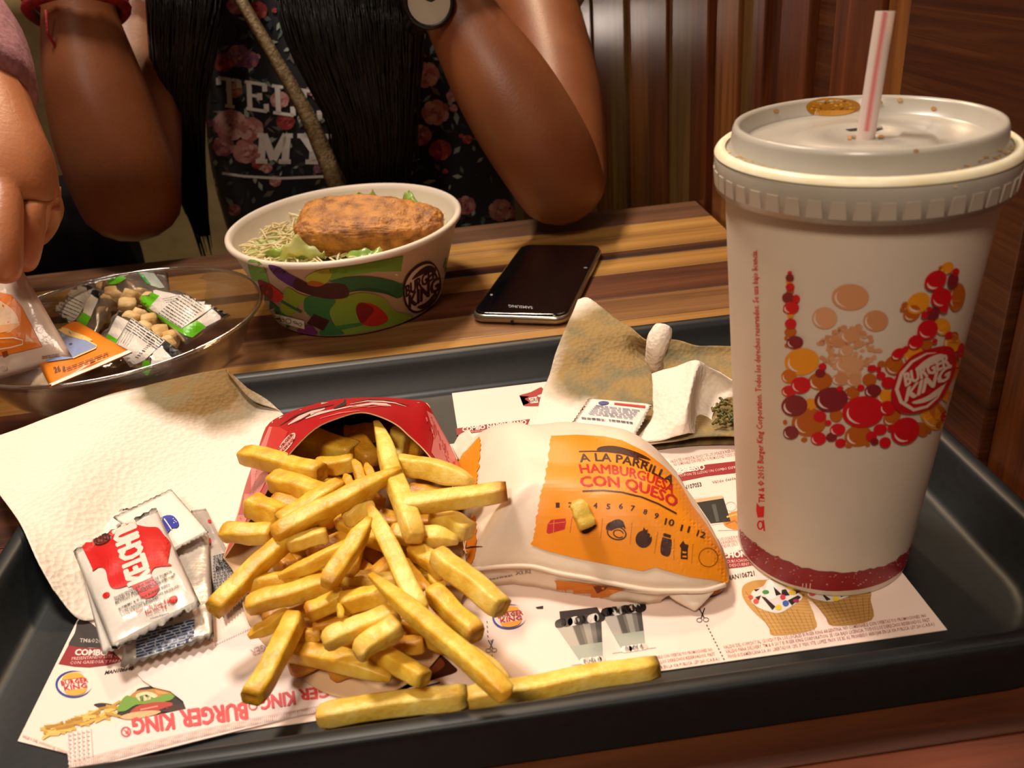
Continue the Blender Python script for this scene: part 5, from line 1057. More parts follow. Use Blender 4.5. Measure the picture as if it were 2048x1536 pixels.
k.text('VALIDO DEL 01/09/2017 AL 15/10/2017', (150, 1110), (470, 1230), (8, -18), '#c08a82', 2, .006, 1)
k.build('coupon_lettering', placemat, zm, label='coupon headings on dark red bands')
k = Ink(880, 780, .3027)       # ribbon mark
k.smooth([(545, 30), (600, 15), (670, -18), (680, 20), (640, 40), (690, 60), (720, 95), (640, 108), (550, 105), (590, 85), (560, 60), (590, 45), (525, 40)], '#9a2a2c', 1, 3); k.poly([(585, 55), (640, 45), (650, 85), (600, 90)], '#e0d0c6', 2); k.text('GRILL', (590, 86), (680, 70), (-2, -26), '#6e3a36', 3, .02, 1)
k.build('ribbon_mark', placemat, zm, label='red ribbon mark')
for a_ in (((149, 1369), (36, -5), (6, 26)), ((1020, 1234), (34, -5), (4, 24)), ((1420, 1172), (32, -5), (4, 22))): k = Ink(); logo(k, *a_, ringw=.12); k.build('emblem', placemat, zm, label='round emblem in red, orange and blue')
k = Ink(1320, 850, .3555)
for x0, y0, x1, y1, n in ((262, 1125, 366, 1332, 11),):
    for i in range(n): f = i/n; k.stroke([(x0+(x1-x0)*f, y0+(y1-y0)*f), (x0+(x1-x0)*(f+.5/n), y0+(y1-y0)*(f+.5/n))], 7, '#2a201e')
def scissors(cx, cy, s):
    k.arc(cx-.42*s, cy+.55*s, .34*s, .26*s, .10*s, 0, 360, '#4a403c'); k.arc(cx+.42*s, cy+.5*s, .34*s, .26*s, .10*s, 0, 360, '#4a403c'); k.stroke([(cx-.2*s, cy+.32*s), (cx+.25*s, cy-1.0*s)], .16*s, '#2a201e'); k.stroke([(cx+.2*s, cy+.28*s), (cx-.42*s, cy-.9*s)], .16*s, '#2a201e')
scissors(240, 1075, 44)
k.set(900, 1150, .3418); scissors(242, 420, 42)
for i in range(9): k.stroke([(215+i*1.6+(30 if i > 3 else 0)*.6, 270+i*28), (219+i*1.6+(30 if i > 3 else 0)*.6, 284+i*28)], 5, '#2a201e')
k.build('cut_lines', placemat, zm, label='dashed cutting lines with scissors')
# pictures
def waffle(k, pts, cx0, cx1):
    k.smooth(pts, '#b88a4a', 1, 4)
k = Ink(1440, 960, .2051)
k.smooth([(212, 1100), (230, 1030), (320, 985), (430, 975), (560, 970), (720, 1040), (830, 1130), (890, 1250), (920, 1330), (915, 1460), (525, 1520), (470, 1420), (330, 1290), (240, 1180)], '#b98a48', 1, 4)
k.smooth([(740, 1080), (870, 1050), (1200, 1040), (1450, 1080), (1470, 1180), (1475, 1370), (1100, 1425), (1020, 1320), (900, 1190), (800, 1130)], '#a87c42', 1, 4)
for i in range(11): k.stroke([(250+i*62, 1090+i*22), (520+i*40, 1510-i*4)], 5, '#8c6230', 2); k.stroke([(240+i*28, 1130+i*36), (880+i*4, 1180+i*28)], 5, '#d0a868', 2)
for i in range(10): k.stroke([(860+i*66, 1110+i*4), (1090+i*40, 1420-i*6)], 5, '#7e5a2c', 2); k.stroke([(840+i*30, 1120+i*32), (1470, 1090+i*28)], 5, '#c49c60', 2)
k.smooth([(320, 1085), (420, 1040), (470, 975), (560, 1010), (660, 1060), (770, 1110), (800, 1160), (690, 1240), (580, 1300), (470, 1285), (360, 1240), (300, 1170)], '#d8d0c6', 3, 4); k.smooth([(860, 1110), (1000, 1085), (1260, 1095), (1270, 1130), (1100, 1190), (980, 1180), (880, 1150)], '#cfc6bc', 3, 4)
k.smooth([(440, 1110), (465, 1000), (490, 975), (540, 1040), (550, 1140), (480, 1170)], '#e8e2da', 4, 4)
for P in ([(520, 1045), (600, 1120), (545, 1135)], [(400, 1140), (440, 1150), (540, 1240), (510, 1275)], [(600, 1080), (640, 1070), (680, 1130), (600, 1140)], [(340, 1150), (400, 1130), (380, 1180)], [(660, 1180), (760, 1130), (790, 1150), (700, 1230)], [(980, 1100), (1080, 1170), (1040, 1185)], [(1160, 1100), (1280, 1095), (1180, 1150)], [(330, 1075), (390, 1065), (350, 1095)], [(720, 1080), (790, 1090), (740, 1120)]): k.poly(P, '#2c1a16', 5)
for x, y, a, b, c in ((445, 1100, 34, 20, '#3f8c4c'), (350, 1190, 28, 26, '#c4483c'), (690, 1055, 36, 24, '#d8b032'), (705, 1105, 36, 20, '#d8b032'), (612, 1150, 28, 26, '#c23a44'), (640, 1210, 32, 30, '#3c5ca8'), (570, 1250, 32, 26, '#dcbc34'), (900, 1115, 34, 26, '#c4483c'), (1185, 1115, 34, 26, '#3c5088'), (1130, 1165, 34, 24, '#dcbc34'), (300, 1150, 24, 22, '#c4483c'), (740, 1185, 30, 18, '#8c2a50')): k.ell(x, y, a, b, c, 0, 6, 14)
k.build('ice_cream_picture', placemat, zm, label='picture of two waffle cones')
k = Ink(1320, 850, .3555)
k.poly([(178, 408), (345, 398), (398, 548), (290, 565)], '#cfc4bc'); k.poly([(200, 430), (355, 405), (398, 545), (285, 556), (255, 510)], '#1a1a18', 2); k.poly([(188, 420), (350, 400), (356, 415), (200, 440)], '#c9a27a', 3); k.poly([(290, 450), (312, 446), (335, 545), (315, 548)], '#4a4a46', 3); k.arc(398, 460, 30, 26, 4, 0, 360, '#b9aaa2'); k.smooth([(360, 540), (385, 500), (440, 485), (470, 500), (470, 590), (400, 585), (362, 565)], '#c47c34', 2); k.stroke([(375, 520), (430, 505), (460, 540)], 10, '#e0a860', 3); k.stroke([(370, 560), (420, 540), (455, 575)], 8, '#a05c20', 3); k.stroke([(325, 595), (450, 592)], 4, '#b9a49c')
k.build('coffee_picture', placemat, zm, label='picture of a coffee glass and pastry')
k = Ink(900, 1150, .3418)
for (a, b, c, d) in (((620, 300), (885, 260), (895, 505), (770, 520)), ((890, 235), (1120, 205), (1145, 430), (1010, 450))):
    k.poly([a, b, c, d], '#6a655e'); m_ = lambda f: (a[0]+(b[0]-a[0])*f, a[1]+(b[1]-a[1])*f); q = lambda f: (d[0]+(c[0]-d[0])*f, d[1]+(c[1]-d[1])*f)
    k.poly([m_(0), m_(.34), q(.22), q(0)], '#a8a198', 2); k.poly([m_(.36), m_(.50), q(.46), q(.28)], '#4e4a45', 2); k.poly([m_(.58), m_(.74), q(.72), q(.54)], '#928c84', 2); k.poly([m_(.86), m_(1), q(1), q(.88)], '#3f3c38', 2)
    k.poly([((a[0]*.45+d[0]*.55), (a[1]*.45+d[1]*.55)), ((b[0]*.45+c[0]*.55), (b[1]*.45+c[1]*.55)), c, d], '#9aa096', 2.4)
    for i in range(7): f = i/7; p = m_(f); k.smooth([(p[0], p[1]-30), (p[0]+50, p[1]-44), (p[0]+60, p[1]-6), (p[0]+26, p[1]+12), (p[0]-4, p[1]+4)], ['#1c1614', '#3a302c', '#d0c8c0'][i % 3], 3, 3)
    for i in range(6): p = q(i/6); k.ell(p[0]+12, p[1]-12, 24, 20, ['#e0dad2', '#c4bcb4'][i % 2], 0, 3, 10)
    k.stroke([(d[0]-60, d[1]+10), (c[0]+60, c[1]-4)], 4, '#a8948a')
k.poly([(640, 215), (860, 190), (880, 225), (645, 262)], '#2a2220', 2); k.poly([(890, 200), (1080, 175), (1120, 205), (900, 245)], '#2a2220', 2); k.poly([(500, 190), (545, 182), (545, 200), (510, 200)], '#2a1c1a', 2)
k.build('milkshake_picture', placemat, zm, label='grey picture of two tall glasses')
k = Ink(0, 1150, .293)
k.smooth([(800, 970), (830, 900), (900, 840), (940, 780), (1030, 760), (1090, 742), (1170, 760), (1230, 820), (1265, 900), (1270, 930), (1050, 980), (880, 985)], '#241a16', 1, 4)
k.smooth([(880, 850), (930, 795), (1040, 780), (1100, 744), (1160, 755), (1205, 800), (1200, 830), (1100, 845), (980, 850)], '#b57a3a', 2, 4); k.smooth([(1060, 775), (1120, 750), (1180, 780), (1150, 810), (1080, 815)], '#c9924e', 3)
k.smooth([(800, 930), (830, 860), (870, 825), (920, 840), (1000, 820), (1060, 845), (1130, 815), (1190, 825), (1160, 860), (1040, 880), (930, 890), (860, 930)], '#6c9434', 4, 3); k.smooth([(930, 820), (1010, 800), (1080, 830), (1000, 860), (950, 860)], '#d8cba0', 4, 3)
k.smooth([(890, 940), (960, 890), (1090, 870), (1180, 880), (1140, 920), (1000, 950), (920, 960)], '#a83a2a', 5, 3); k.stroke([(960, 925), (1080, 900)], 10, '#d08878', 6); k.smooth([(820, 975), (900, 945), (1040, 930), (1100, 940), (1000, 975), (880, 990)], '#cfa878', 6, 3); k.smooth([(1080, 930), (1180, 895), (1250, 890), (1262, 920), (1160, 940)], '#3a1c14', 5, 3)
k.smooth([(640, 890), (700, 875), (780, 890), (800, 920), (740, 930)], '#2a211c', 2, 3)
for i in range(60):
    t = rnd.random(); x = 330+t*460; y = 1060-t*110+rnd.uniform(-55*t-14, 30*(1-t)+14); a = rnd.uniform(-.6, .25); l = rnd.uniform(34, 60)
    k.stroke([(x-l*math.cos(a), y-l*math.sin(a)), (x+l*math.cos(a), y+l*math.sin(a))], rnd.uniform(16, 24), rnd.choice(['#c9a24a', '#b98c34', '#d8b65e', '#a87a28']), 3+i*.05)
k.build('burger_picture', placemat, zm, label='picture of a burger and a pile of fries')
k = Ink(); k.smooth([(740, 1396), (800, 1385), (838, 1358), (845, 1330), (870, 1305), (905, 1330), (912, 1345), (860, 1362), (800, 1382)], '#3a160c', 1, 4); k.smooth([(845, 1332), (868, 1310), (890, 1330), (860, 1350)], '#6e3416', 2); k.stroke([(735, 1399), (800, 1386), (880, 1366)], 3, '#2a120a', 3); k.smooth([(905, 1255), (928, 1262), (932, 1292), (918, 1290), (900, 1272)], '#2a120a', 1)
k.build('grill_picture', placemat, zm, label='dark brown picture under the carton lip')
# ------------------------------------------------------------------ people
def skin(name, verts, edges, m, parent, sub=2, label=None, root=0):
    """one continuous body surface grown round a skeleton: verts = (point, radius or (rx, ry))"""
    me = bpy.data.meshes.new('tmp'); me.from_pydata([tuple(v[0]) for v in verts], edges, []); o = bpy.data.objects.new('tmp', me); COL.objects.link(o)
    md = o.modifiers.new('skin', 'SKIN'); md.use_smooth_shade = True; md.branch_smoothing = .6
    sv = me.skin_vertices[0].data
    for i, v in enumerate(verts): r = v[1]; sv[i].radius = r if isinstance(r, tuple) else (r, r); sv[i].use_root = (i == root)
    s = o.modifiers.new('sub', 'SUBSURF'); s.levels = sub; s.render_levels = sub
    bpy.context.view_layer.update()
    dg = bpy.context.evaluated_depsgraph_get(); bm = bmesh.new(); bm.from_object(o, dg)
    bpy.data.objects.remove(o); bmesh.ops.recalc_face_normals(bm, faces=bm.faces)
    return obj(name, bm, m, parent, True, label=label)
class Sk:
    def __init__(s): s.v = []; s.e = []
    def add(s, p, r, to=None):
        s.v.append((V(p), r)); i = len(s.v)-1
        if to is not None: s.e.append((to, i))
        return i
    def chain(s, pts, to):
        for p, r in pts: to = s.add(p, r, to)
        return to
def hand(s, w_, out, side, up, L=.17, curl=.35):
    """palm and five fingers from wrist vertex w_; out = pointing direction, side = towards the thumb, up = back of the hand"""
    p0 = s.v[w_][0]; out, side, up = V(out).normalized(), V(side).normalized(), V(up).normalized()
    pm = s.add(p0+out*L*.30, (.030, .020), w_)
    for k, (off, ln) in enumerate(((.9, .88), (.3, 1.0), (-.3, .94), (-.85, .74))):
        b = p0+out*L*.46+side*off*.026; l = L*.5*ln; d = out
        q = s.add(b, .0105, pm)
        for j in range(3):
            d = (d-up*curl*.6).normalized(); b = b+d*l/3; q = s.add(b, (.0092, .0086, .0072)[j], q)
    t = s.add(p0+out*L*.20+side*.030, .0115, pm); t = s.add(p0+out*L*.36+side*.046-up*.012, .0098, t); s.add(p0+out*L*.50+side*.050-up*.024, .0080, t)
M_sk1 = mat('warm_brown_skin', '#7d4526', '#8b522f', 18, .42, sss=.12, bump=.08, bscale=500); M_sk2 = mat('tanned_skin', '#a5623c', '#b27048', 18, .42, sss=.12, bump=.10, bscale=400)
M_hair = mat('black_hair', '#080708', '#151112', 1, .34, stretch=(320, 320, 6), bump=.4, bscale=1)
woman = thing('person', 'woman with long black hair in dark floral T-shirt, elbows on the table', 'person', (-.085, 1.0, -.30))
s = Sk()
pel = s.add((-.08, 1.02, -.17), (.15, .11)); bel = s.add((-.08, .965, -.05), (.132, .092), pel); che = s.add((-.085, .94, .08), (.138, .095), bel); upc = s.add((-.08, .955, .20), (.125, .08), che)
nk = s.chain([((-.08, .965, .285), .050), ((-.08, .955, .325), .046), ((-.08, .945, .37), (.062, .075)), ((-.08, .94, .43), (.075, .092)), ((-.08, .945, .49), (.066, .080)), ((-.08, .95, .525), .035)], upc)
lw = s.chain([((-.20, .975, .235), .052), ((-.258, .955, .205), .050), ((-.258, .87, .145), .043), ((-.252, .79, .085), .041), (PY(272, 452, .737), .0385), (PY(258, 385, .735), .046), (PY(225, 300, .742), .046), (PY(196, 200, .752), .043), (PY(166, 75, .768), .034), (PY(148, -10, .780), .029)], upc)
rw = s.chain([((.04, .975, .235), .052), ((.098, .945, .205), .048), ((.110, .85, .145), .043), ((.112, .75, .085), .040), (PY(1132, 405, .668), .0350), (PY(1108, 340, .664), .041), (PY(1052, 250, .670), .042), (PY(1000, 165, .680), .040), (PY(950, 85, .692), .034), (PY(898, -5, .706), .029)], upc)
hand(s, lw, (.35, .22, .9), (.5, .6, -.3), (-.8, -.3, .2)); hand(s, rw, (-.40, .35, .85), (-.5, .6, -.3), (.8, -.3, .3))
body = skin('body', s.v, s.e, M_sk1, woman, 2)
# face, out of the picture above the frame
for x in (-.107, -.053):
    bm = bmesh.new()
    r_ = bmesh.ops.create_uvsphere(bm, u_segments=12, v_segments=8, radius=.011)
    for v in r_['verts']: v.co += V((x, .862, .435))
    obj('eye', bm, mat('eye_white', '#d8d0c8', None, rough=.2), woman, True)
bm = bmesh.new(); tube(bm, [V((-.08, .868, .44)), V((-.08, .850, .41)), V((-.08, .845, .400)), V((-.08, .858, .394))], [.006, .009, .012, .008], 10); obj('nose', bm, M_sk1, woman, True)
bm = bmesh.new(); tube(bm, [V((-.103, .866, .372)), V((-.08, .856, .370)), V((-.057, .866, .372))], [.003, .007, .003], 10); obj('lips', bm, mat('lips', '#8c4038', None, rough=.4), woman, True)
s = Sk()
p0 = s.add((-.075, 1.02, -.20), (.175, .12)); a = s.add((-.072, .962, -.06), (.176, .102), p0); b = s.add((-.078, .935, .06), (.170, .108), a); c = s.add((-.080, .94, .15), (.156, .100), b); d = s.add((-.08, .958, .225), (.118, .075), c)
s.chain([((-.195, .975, .240), .060), ((-.262, .955, .208), .057), ((-.262, .905, .172), .054)], d); s.chain([((.035, .975, .240), .060), ((.102, .945, .208), .055), ((.110, .895, .172), .052)], d); s.add((-.08, .968, .262), .058, d)
M_shirt = mat('navy_floral_shirt', '#0a0a10', '#16161f', 24, .75, lo=.4, hi=.6, sheen=.1)
shirt = skin('shirt', s.v, s.e, M_shirt, woman, 2, 'navy black T-shirt printed with flowers and white lettering')
s = Sk(); p0 = s.add((-.08, 1.03, -.185), (.165, .12))
for sx in (-1, 1): s.chain([((-.09+sx*.10, .92, -.20), .082), ((-.09+sx*.11, .72, -.20), .068), ((-.09+sx*.11, .58, -.25), .060), ((-.09+sx*.11, .60, -.48), .052), ((-.09+sx*.11, .62, -.70), .040), ((-.09+sx*.11, .55, -.725), .035)], p0)
skin('trousers', s.v, s.e, mat('dark_trousers', '#15151c', None, rough=.8), woman, 1)
# floral print and lettering
k = Ink(); F = random.Random(11)
def flower(x, y, r, c, lay, a=1.0):
    mixc = lambda u, v, f: '#'+''.join('%02x' % int(int(u[i:i+2], 16)*(1-f)+int(v[i:i+2], 16)*f) for i in (1, 3, 5))
    for ring, (n, rr, pr) in enumerate(((7, .66, .42), (6, .42, .34), (4, .2, .24))):
        for i in range(n):
            q = 6.283*i/n+a+ring*.5; f = F.uniform(0, 1); cc = mixc(c[0], c[2], f*.7) if (i+ring) % 2 else mixc(c[0], c[1], f*.8)
            k.ell(x+rr*r*math.cos(q), y+rr*r*.9*math.sin(q), r*pr*F.uniform(.8, 1.2), r*pr*.7, cc, math.degrees(q)+90, lay+ring*.15+i*.01, 8)
    k.ell(x, y, r*.12, r*.1, c[1], 0, lay+.6, 7)
PAL = [('#cf9088', '#a85c58', '#e6c0b4'), ('#b8706c', '#84383c', '#d8aea4'), ('#96628c', '#6c3c64', '#d08c5c'), ('#a8403e', '#6c2024', '#d07464')]; LF = ['#5c7068', '#8a9a8c', '#445460', '#aab2a2', '#303c48', '#6e6656', '#46424a']
def leafp(x, y, l, w_, a, c, lay):
    k.poly([(x+l*math.cos(a), y+l*math.sin(a)), (x+w_*math.cos(a+1.57), y+w_*math.sin(a+1.57)), (x-l*math.cos(a), y-l*math.sin(a)), (x-w_*math.cos(a+1.57), y-w_*math.sin(a+1.57))], c, lay)
for i in range(560):
    x, y = F.uniform(395, 1060), F.uniform(-30, 470); leafp(x, y, F.uniform(6, 15), F.uniform(2, 6), F.uniform(0, 6.28), F.choice(LF), 1+i*.004)
for i in range(70):
    x, y = F.uniform(395, 1060), F.uniform(-30, 470); flower(x, y, F.uniform(5, 15), F.choice(PAL), 3+i*.01, F.uniform(0, 6))
for x, y, r, c in ((462, 250, 36, 0), (502, 258, 28, 0), (448, 292, 24, 1), (492, 302, 28, 0), (505, 310, 18, 1), (478, 112, 26, 2), (448, 125, 22, 3), (500, 120, 20, 2), (572, 242, 20, 3), (560, 200, 20, 0), (475, 10, 22, 1), (515, 22, 22, 3), (850, 150, 30, 0), (870, 225, 30, 0), (840, 270, 24, 1), (880, 300, 24, 3), (1000, 420, 26, 0), (930, 410, 22, 1), (470, 180, 18, 0), (640, 300, 16, 2)): flower(x, y, r, PAL[c], 4.5, x*.7)
W_ = '#f0e8e0'
def slab_letters(word, p0, p1, up, hw=.13):
    """typewriter capitals drawn as strokes with slab feet: unit cell 0..1 across, 0..1 up"""
    G = {'T': [((.5, 0), (.5, 1)), ((.05, .96), (.95, .96)), ((.3, .03), (.7, .03)), ((.08, .97), (.08, .72)), ((.92, .97), (.92, .72))], 'E': [((.22, 0), (.22, 1)), ((.05, .96), (.9, .96)), ((.05, .04), (.93, .04)), ((.22, .52), (.65, .52)), ((.88, .97), (.88, .72)), ((.91, .03), (.91, .3)), ((.65, .4), (.65, .64))],
         'L': [((.3, 0), (.3, 1)), ((.08, .96), (.55, .96)), ((.08, .04), (.92, .04)), ((.9, .03), (.9, .34))], 'M': [((.16, 0), (.16, 1)), ((.84, 0), (.84, 1)), ((.18, 1), (.5, .1)), ((.5, .1), (.82, 1)), ((.0, .04), (.34, .04)), ((.66, .04), (1, .04)), ((0, .96), (.2, .96)), ((.8, .96), (1, .96))], 'Y': [((.5, 0), (.5, .45)), ((.5, .45), (.15, 1)), ((.5, .45), (.85, 1)), ((.3, .04), (.7, .04)), ((.02, .96), (.34, .96)), ((.66, .96), (.98, .96))]}
    n = len(word); a, b, u = V((*p0, 0)), V((*p1, 0)), V((*up, 0))
    for i, ch in enumerate(word):
        o0 = a.lerp(b, i/n); dx = (b-a)/n*.9
        for q0, q1 in G[ch]:
            A, B = o0+dx*q0[0]+u*q0[1], o0+dx*q1[0]+u*q1[1]
            thin = q0[1] == q1[1]
            k.stroke([(A.x, A.y), (A.lerp(B, .5).x, A.lerp(B, .5).y), (B.x, B.y)], dx.length*(.13 if thin else .21), W_, 7)
slab_letters('TELL', (438, 211), (650, 242), (-3, -58)); slab_letters('MY', (512, 324), (668, 326), (4, -56)); k.stroke([(446, 346), (490, 352), (560, 356), (656, 352)], 5, W_, 7)
k.build('shirt_print', shirt, on(shirt), INKF, cell=24, label='printed flowers and white capital letters', eps=.0001, lift=.0004)
# sleeve trims
bm = bmesh.new()
def ring_at(p, ax_, r, w_, n=20, fl=1.0):
    s1, u1 = frame(V(ax_)); tube(bm, [p+(s1*math.cos(q)+u1*math.sin(q)*fl)*r for q in [2*math.pi*i/n for i in range(n+1)]], w_, 6, False)
d_ = V((0, -.085, -.06)); ring_at(V((-.262, .902, .170)), d_, .054, .005); obj('sleeve_trim', bm, mat('pink_satin', '#b07f78', None, rough=.35), shirt, True); bm = bmesh.new(); ring_at(V((.110, .892, .170)), d_, .052, .005); obj('sleeve_trim', bm, mat('pink_satin', '#b07f78', None, rough=.35), shirt, True)
# hair
hair_pts = []
def lock(name, path, y_, depth, nst, seed):
    """flat bundle of hair through (px, py, half width px); loose strands around it"""
    R = random.Random(seed); bm = bmesh.new(); C = [PY(x, y, yy) for x, y, h, yy in path]; H = [h*MPP(c) for (x, y, h, yy), c in zip(path, C)]; n = 26
    L = []
    for i in range(n+1):
        t = i/n; c = cr(C, t); h = cr([V((q, 0, 0)) for q in H], t).x
        L.append([c+CR*h*math.cos(q)*(1+.05*math.sin(9*q+seed))+V((0, 1, 0))*(-math.sin(q))*min(depth, h*.8) for q in [2*math.pi*j/28 for j in range(28)]])
    rings(bm, L, cap0=True, cap1=True)
    for j in range(nst):
        u0 = R.uniform(-1, 1); u1 = u0+R.uniform(-.25, .25); t0, t1 = R.uniform(0, .3), R.uniform(.8, 1.06); P = []
        for i in range(13):
            t = t0+(t1-t0)*i/12; c = cr(C, min(t, 1)); h = cr([V((q, 0, 0)) for q in H], min(1, t)).x; u = u0+(u1-u0)*t
            if t > 1: c = c+(C[-1]-C[-2]).normalized()*(t-1)*.6
            P.append(c+CR*(h*u*1.04+.0016*math.sin(t*7+j))+V((0, -1, 0))*(min(depth, h*.8)*math.sqrt(max(0, 1-u*u))+.0006+R.uniform(0, .002)))
        tube(bm, P, [.0008]*12+[.0003], 4, False)
    return bm
bm = lock('l', [(395, -330, 60, .90), (380, -120, 78, .86), (374, 0, 74, .835), (367, 100, 60, .83), (360, 200, 45, .83), (368, 300, 36, .84), (388, 390, 24, .85), (408, 470, 12, .86)], .83, .022, 150, 1); hl = obj('hair', bm, M_hair, woman, True, label='long black lock of hair on the left')
bm = lock('r', [(620, -330, 60, .90), (680, -120, 120, .85), (698, -10, 134, .81), (712, 90, 122, .80), (728, 170, 100, .80), (744, 250, 78, .80), (746, 340, 70, .805), (742, 430, 55, .82), (740, 480, 30, .84)], .80, .030, 210, 2); obj('hair', bm, M_hair, woman, True, label='long black lock of hair on the right')
bm = bmesh.new(); r_ = bmesh.ops.create_icosphere(bm, subdivisions=4, radius=1)
for v in bm.verts:
    p = v.co.copy()
    v.co = V((-.08+p.x*.092, .962+p.y*.100+(.030 if p.y < 0 and p.z < .35 else 0), .455+p.z*.092 if p.z > 0 else .455+p.z*.17)) + p*.003*noise.noise(V((p.x*30, p.y*30, p.z*3)))
obj('hair_crown', bm, M_hair, woman, True)
# bag strap across the chest
bm = bmesh.new(); C = [PY(*q) for q in ((420, -130, .86), (455, -50, .815), (480, -2, .800), (545, 108, .788), (610, 222, .782), (645, 300, .782), (676, 372, .786), (730, 470, .84))]; Wd = [26, 26, 25, 26, 32, 36, 38, 38]; Lf = []
for i in range(41):
    t = i/40; c = cr(C, t); h = cr([V((q, 0, 0)) for q in Wd], t).x*MPP(c)/2; tw = .5*math.sin(t*9); sd = (CR*math.cos(.45+tw*.15)+CU*math.sin(.45)).normalized(); yn = V((0, -1, 0))
    Lf.append([c+sd*h, c+sd*h*.3+yn*.0022, c-sd*h*.3+yn*.0022, c-sd*h, c-sd*h*.3-yn*.0008, c+sd*h*.3-yn*.0008])
rings(bm, Lf, cap0=True, cap1=True); obj('bag_strap', bm, mat('gold_grey_strap', '#6e5a3c', '#a08c66', 260, .45, bump=.5, bscale=500), woman, True, label='gold grey glittery bag strap across the chest')
# bracelets and watch
fa = (PY(148, -10, .780)-PY(166, 75, .768)).normalized()
def brace(name, px, py, y, r, wd, m, label, tilt, ax_=fa, par=woman):
    global bm
    bm = bmesh.new(); s1, u1 = frame(ax_+V(tilt)); P = [PY(px, py, y)+(s1*math.cos(q)+u1*math.sin(q))*r*(1+.03*math.sin(5*q)) for q in [2*math.pi*i/36 for i in range(37)]]; tube(bm, P, wd, 8, False); return obj(name, bm, m, par, True, label=label)
M_redb = mat('red_cord', '#b01c28', '#7c1018', 200, .6, bump=.5, bscale=900)
brace('bracelet', 156, 22, .770, .0350, .0042, M_redb, 'red cord bracelet', (0, .1, .10)); brace('bracelet', 152, 6, .774, .0340, .0040, M_redb, 'red cord bracelet', (.1, 0, .05)); brace('bracelet', 158, 8, .772, .0345, .0030, mat('dark_beads', '#1c1424', '#3a2a4a', 300, .3), 'dark beaded bracelet', (-.15, .1, 0))
bm = bmesh.new(); e0 = PY(92, 20, .735); tube(bm, [e0, e0+V((-.004, 0, -.016)), e0+V((0, 0, -.03))], .0011, 6); obj('bracelet_tassel', bm, M_redb, woman, True)
fr = (PY(898, -5, .706)-PY(950, 85, .692)).normalized()
wt = brace('watch', 900, 2, .704, .0335, .0052, mat('black_watch_strap', '#0c0a0a', None, rough=.35), 'black wristwatch', (0, 0, .05), fr)
wc = PY(858, 4, .672); wn = (CAM-wc).normalized(); s1, u1 = frame(wn); bm = bmesh.new()
rings(bm, [[wc+(s1*math.cos(q)+u1*math.sin(q))*r+wn*h for q in [2*math.pi*i/36 for i in range(36)]] for r, h in ((.0165, -.006), (.0185, -.002), (.0180, .002), (.0155, .0035), (.0150, .002))], cap0=True, cap1=True); wcase = obj('watch_case', bm, MATS['black_watch_strap'], wt, True)
bm = bmesh.new(); rings(bm, [[wc+(s1*math.cos(q)+u1*math.sin(q))*r+wn*.0024 for q in [2*math.pi*i/36 for i in range(36)]] for r in (.0149, .002)], cap1=True); obj('watch_dial', bm, mat('watch_dial', '#bdb4a6', None, rough=.2), wt, label='pale watch dial')

# second person: only sleeve, forearm and hand enter the picture at the left
man = thing('person', 'person in pink sleeve reaching in from the left, sachet in the fingers', 'person', (-.74, 1.0, -.30))
s = Sk(); s0 = s.add((-.74, 1.04, -.17), (.15, .11)); a = s.add((-.74, 1.02, -.05), (.14, .10), s0); b = s.add((-.74, 1.0, .12), (.15, .10), a); c = s.add((-.74, 1.0, .22), (.12, .08), b)
s.chain([((-.74, 1.0, .29), .052), ((-.74, .99, .34), .048), ((-.74, .975, .39), (.066, .080)), ((-.74, .97, .45), (.078, .094)), ((-.74, .975, .52), (.06, .07))], c)
s.chain([((-.90, .98, .24), .052), ((-.92, .92, .10), .044), ((-.92, .84, -.04), .040), ((-.86, .78, -.12), .034), ((-.80, .76, -.14), .028)], c)
w_ = s.chain([((-.61, .97, .245), .052), ((-.57, .90, .20), .046), ((-.52, .80, .165), .042), (PY(-126, 40, .62), .038), (PY(-92, 130, .58), .035), (PY(-50, 208, .55), .0325), (PY(2, 288, .515), .0285)], c)
pm = s.add(PY(48, 345, .494), (.027, .018), w_)
s.chain([(PY(8, 388, .478), .0118), (PY(2, 450, .462), .0110), (PY(6, 520, .4500), .0100), (PY(12, 572, .4470), .0082)], pm)
s.chain([(PY(46, 398, .486), .0105), (PY(56, 446, .480), .0098), (PY(50, 500, .474), .0090), (PY(42, 548, .4685), .0074)], pm)
s.chain([(PY(70, 400, .500), .0105), (PY(64, 448, .508), .0096), (PY(44, 486, .505), .0086), (PY(28, 500, .494), .0072)], pm)
s.chain([(PY(92, 398, .508), .0100), (PY(92, 436, .522), .0092), (PY(74, 470, .524), .0082), (PY(56, 484, .514), .0068)], pm)
s.chain([(PY(98, 396, .514), .0090), (PY(100, 424, .528), .0082), (PY(90, 448, .534), .0072), (PY(78, 458, .528), .0058)], pm)
skin('body', s.v, s.e, M_sk2, man, 2)
s = Sk(); s0 = s.add((-.74, 1.04, -.19), (.165, .125)); a = s.add((-.74, 1.02, -.08), (.155, .112), s0); b = s.add((-.74, 1.0, .12), (.160, .112), a); c = s.add((-.74, 1.0, .235), (.12, .085), b)
s.chain([((-.61, .97, .248), .062), ((-.57, .90, .20), .058), ((-.52, .80, .165), .054), (PY(-122, 30, .625), .047), (PY(-86, 125, .58), .0445), (PY(-76, 175, .558), .0435), (PY(-72, 212, .548), .0425)], c); s.chain([((-.90, .98, .245), .062), ((-.92, .92, .10), .056)], c); s.add((-.74, 1.0, .28), .060, c)
skin('shirt', s.v, s.e, mat('pink_heather_jersey', '#a8747a', '#8c5a62', 220, .85, bump=.2, bscale=400), man, 2, 'dusty pink sleeve')
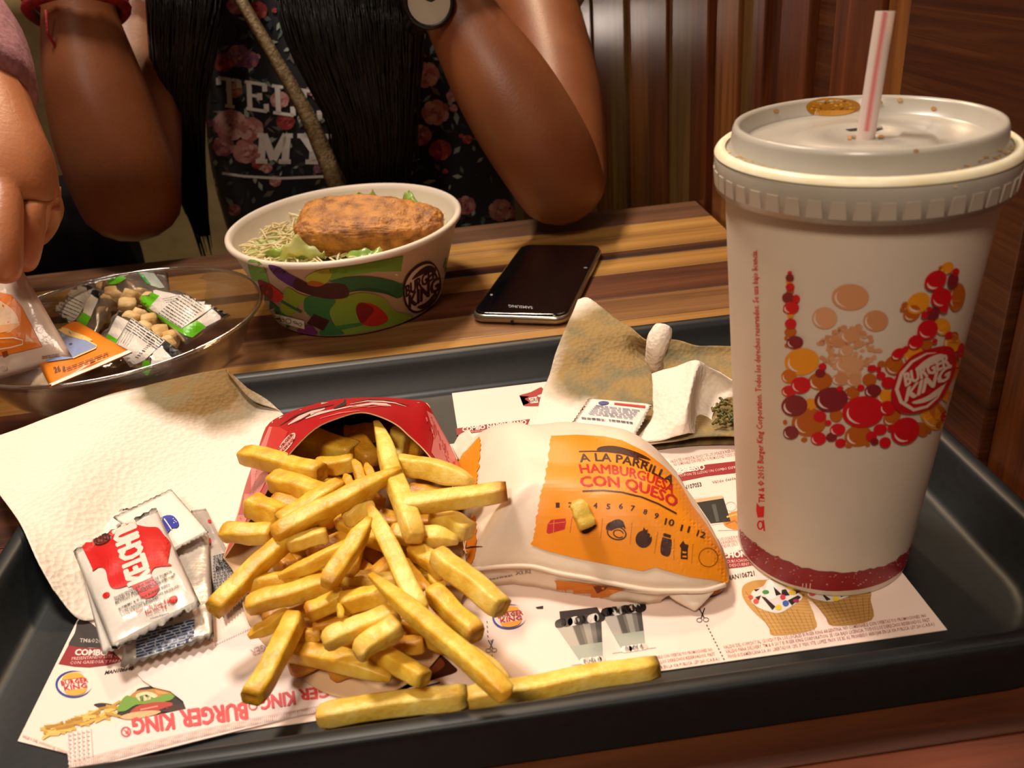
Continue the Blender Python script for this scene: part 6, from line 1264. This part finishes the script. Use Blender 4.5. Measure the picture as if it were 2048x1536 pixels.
s = Sk(); p0 = s.add((-.74, 1.05, -.185), (.155, .12))
for sx in (-1, 1): s.chain([((-.74+sx*.10, .95, -.19), .085), ((-.66+sx*.10, .86, -.12 if sx > 0 else -.20), .075), ((-.62+sx*.10, .66, -.20), .065), ((-.62+sx*.10, .66, -.48), .052), ((-.62+sx*.10, .68, -.70), .042), ((-.62+sx*.10, .60, -.725), .035)], p0)
skin('trousers', s.v, s.e, MATS['dark_trousers'], man, 1)
bm = bmesh.new(); r_ = bmesh.ops.create_icosphere(bm, subdivisions=3, radius=1)
for v in bm.verts: p = v.co.copy(); v.co = V((-.74+p.x*.094, .985+p.y*.105, .475+p.z*.095)) if p.z > -.2 else V((-.74+p.x*.09, 1.0+p.y*.09, .475+p.z*.12))
obj('hair', bm, M_hair, man, True)
for x in (-.767, -.713):
    bm = bmesh.new()
    r_ = bmesh.ops.create_uvsphere(bm, u_segments=12, v_segments=8, radius=.011)
    for v in r_['verts']: v.co += V((x, .885, .455))
    obj('eye', bm, MATS['eye_white'], man, True)
bm = bmesh.new(); tube(bm, [V((-.74, .895, .46)), V((-.74, .872, .43)), V((-.74, .866, .418)), V((-.74, .884, .41))], [.006, .009, .012, .008], 10); obj('nose', bm, M_sk2, man, True)
bm = bmesh.new(); tube(bm, [V((-.765, .892, .388)), V((-.74, .880, .386)), V((-.715, .892, .388))], [.003, .007, .003], 10); obj('lips', bm, MATS['lips'], man, True)

# dark bundle added to fill the dark gap between the two people
bc = PY(128, 470, .90); bm = bmesh.new(); bmesh.ops.create_icosphere(bm, subdivisions=4, radius=1)
for v in bm.verts:
    p = v.co; q = V([math.copysign(abs(c)**.7, c) for c in p]); v.co = bc+V((q.x*.065, q.y*.05, q.z*.085-.03))+p*.006*noise.noise(p*4)
bundle = obj('dark_bundle', bm, mat('black_cloth', '#0a0809', '#140e10', 40, .9, bump=.3, bscale=60, spec=.1), smooth=True); tag(bundle, 'dark soft bundle standing in shadow beside the woman, behind the reaching hand', 'bag')
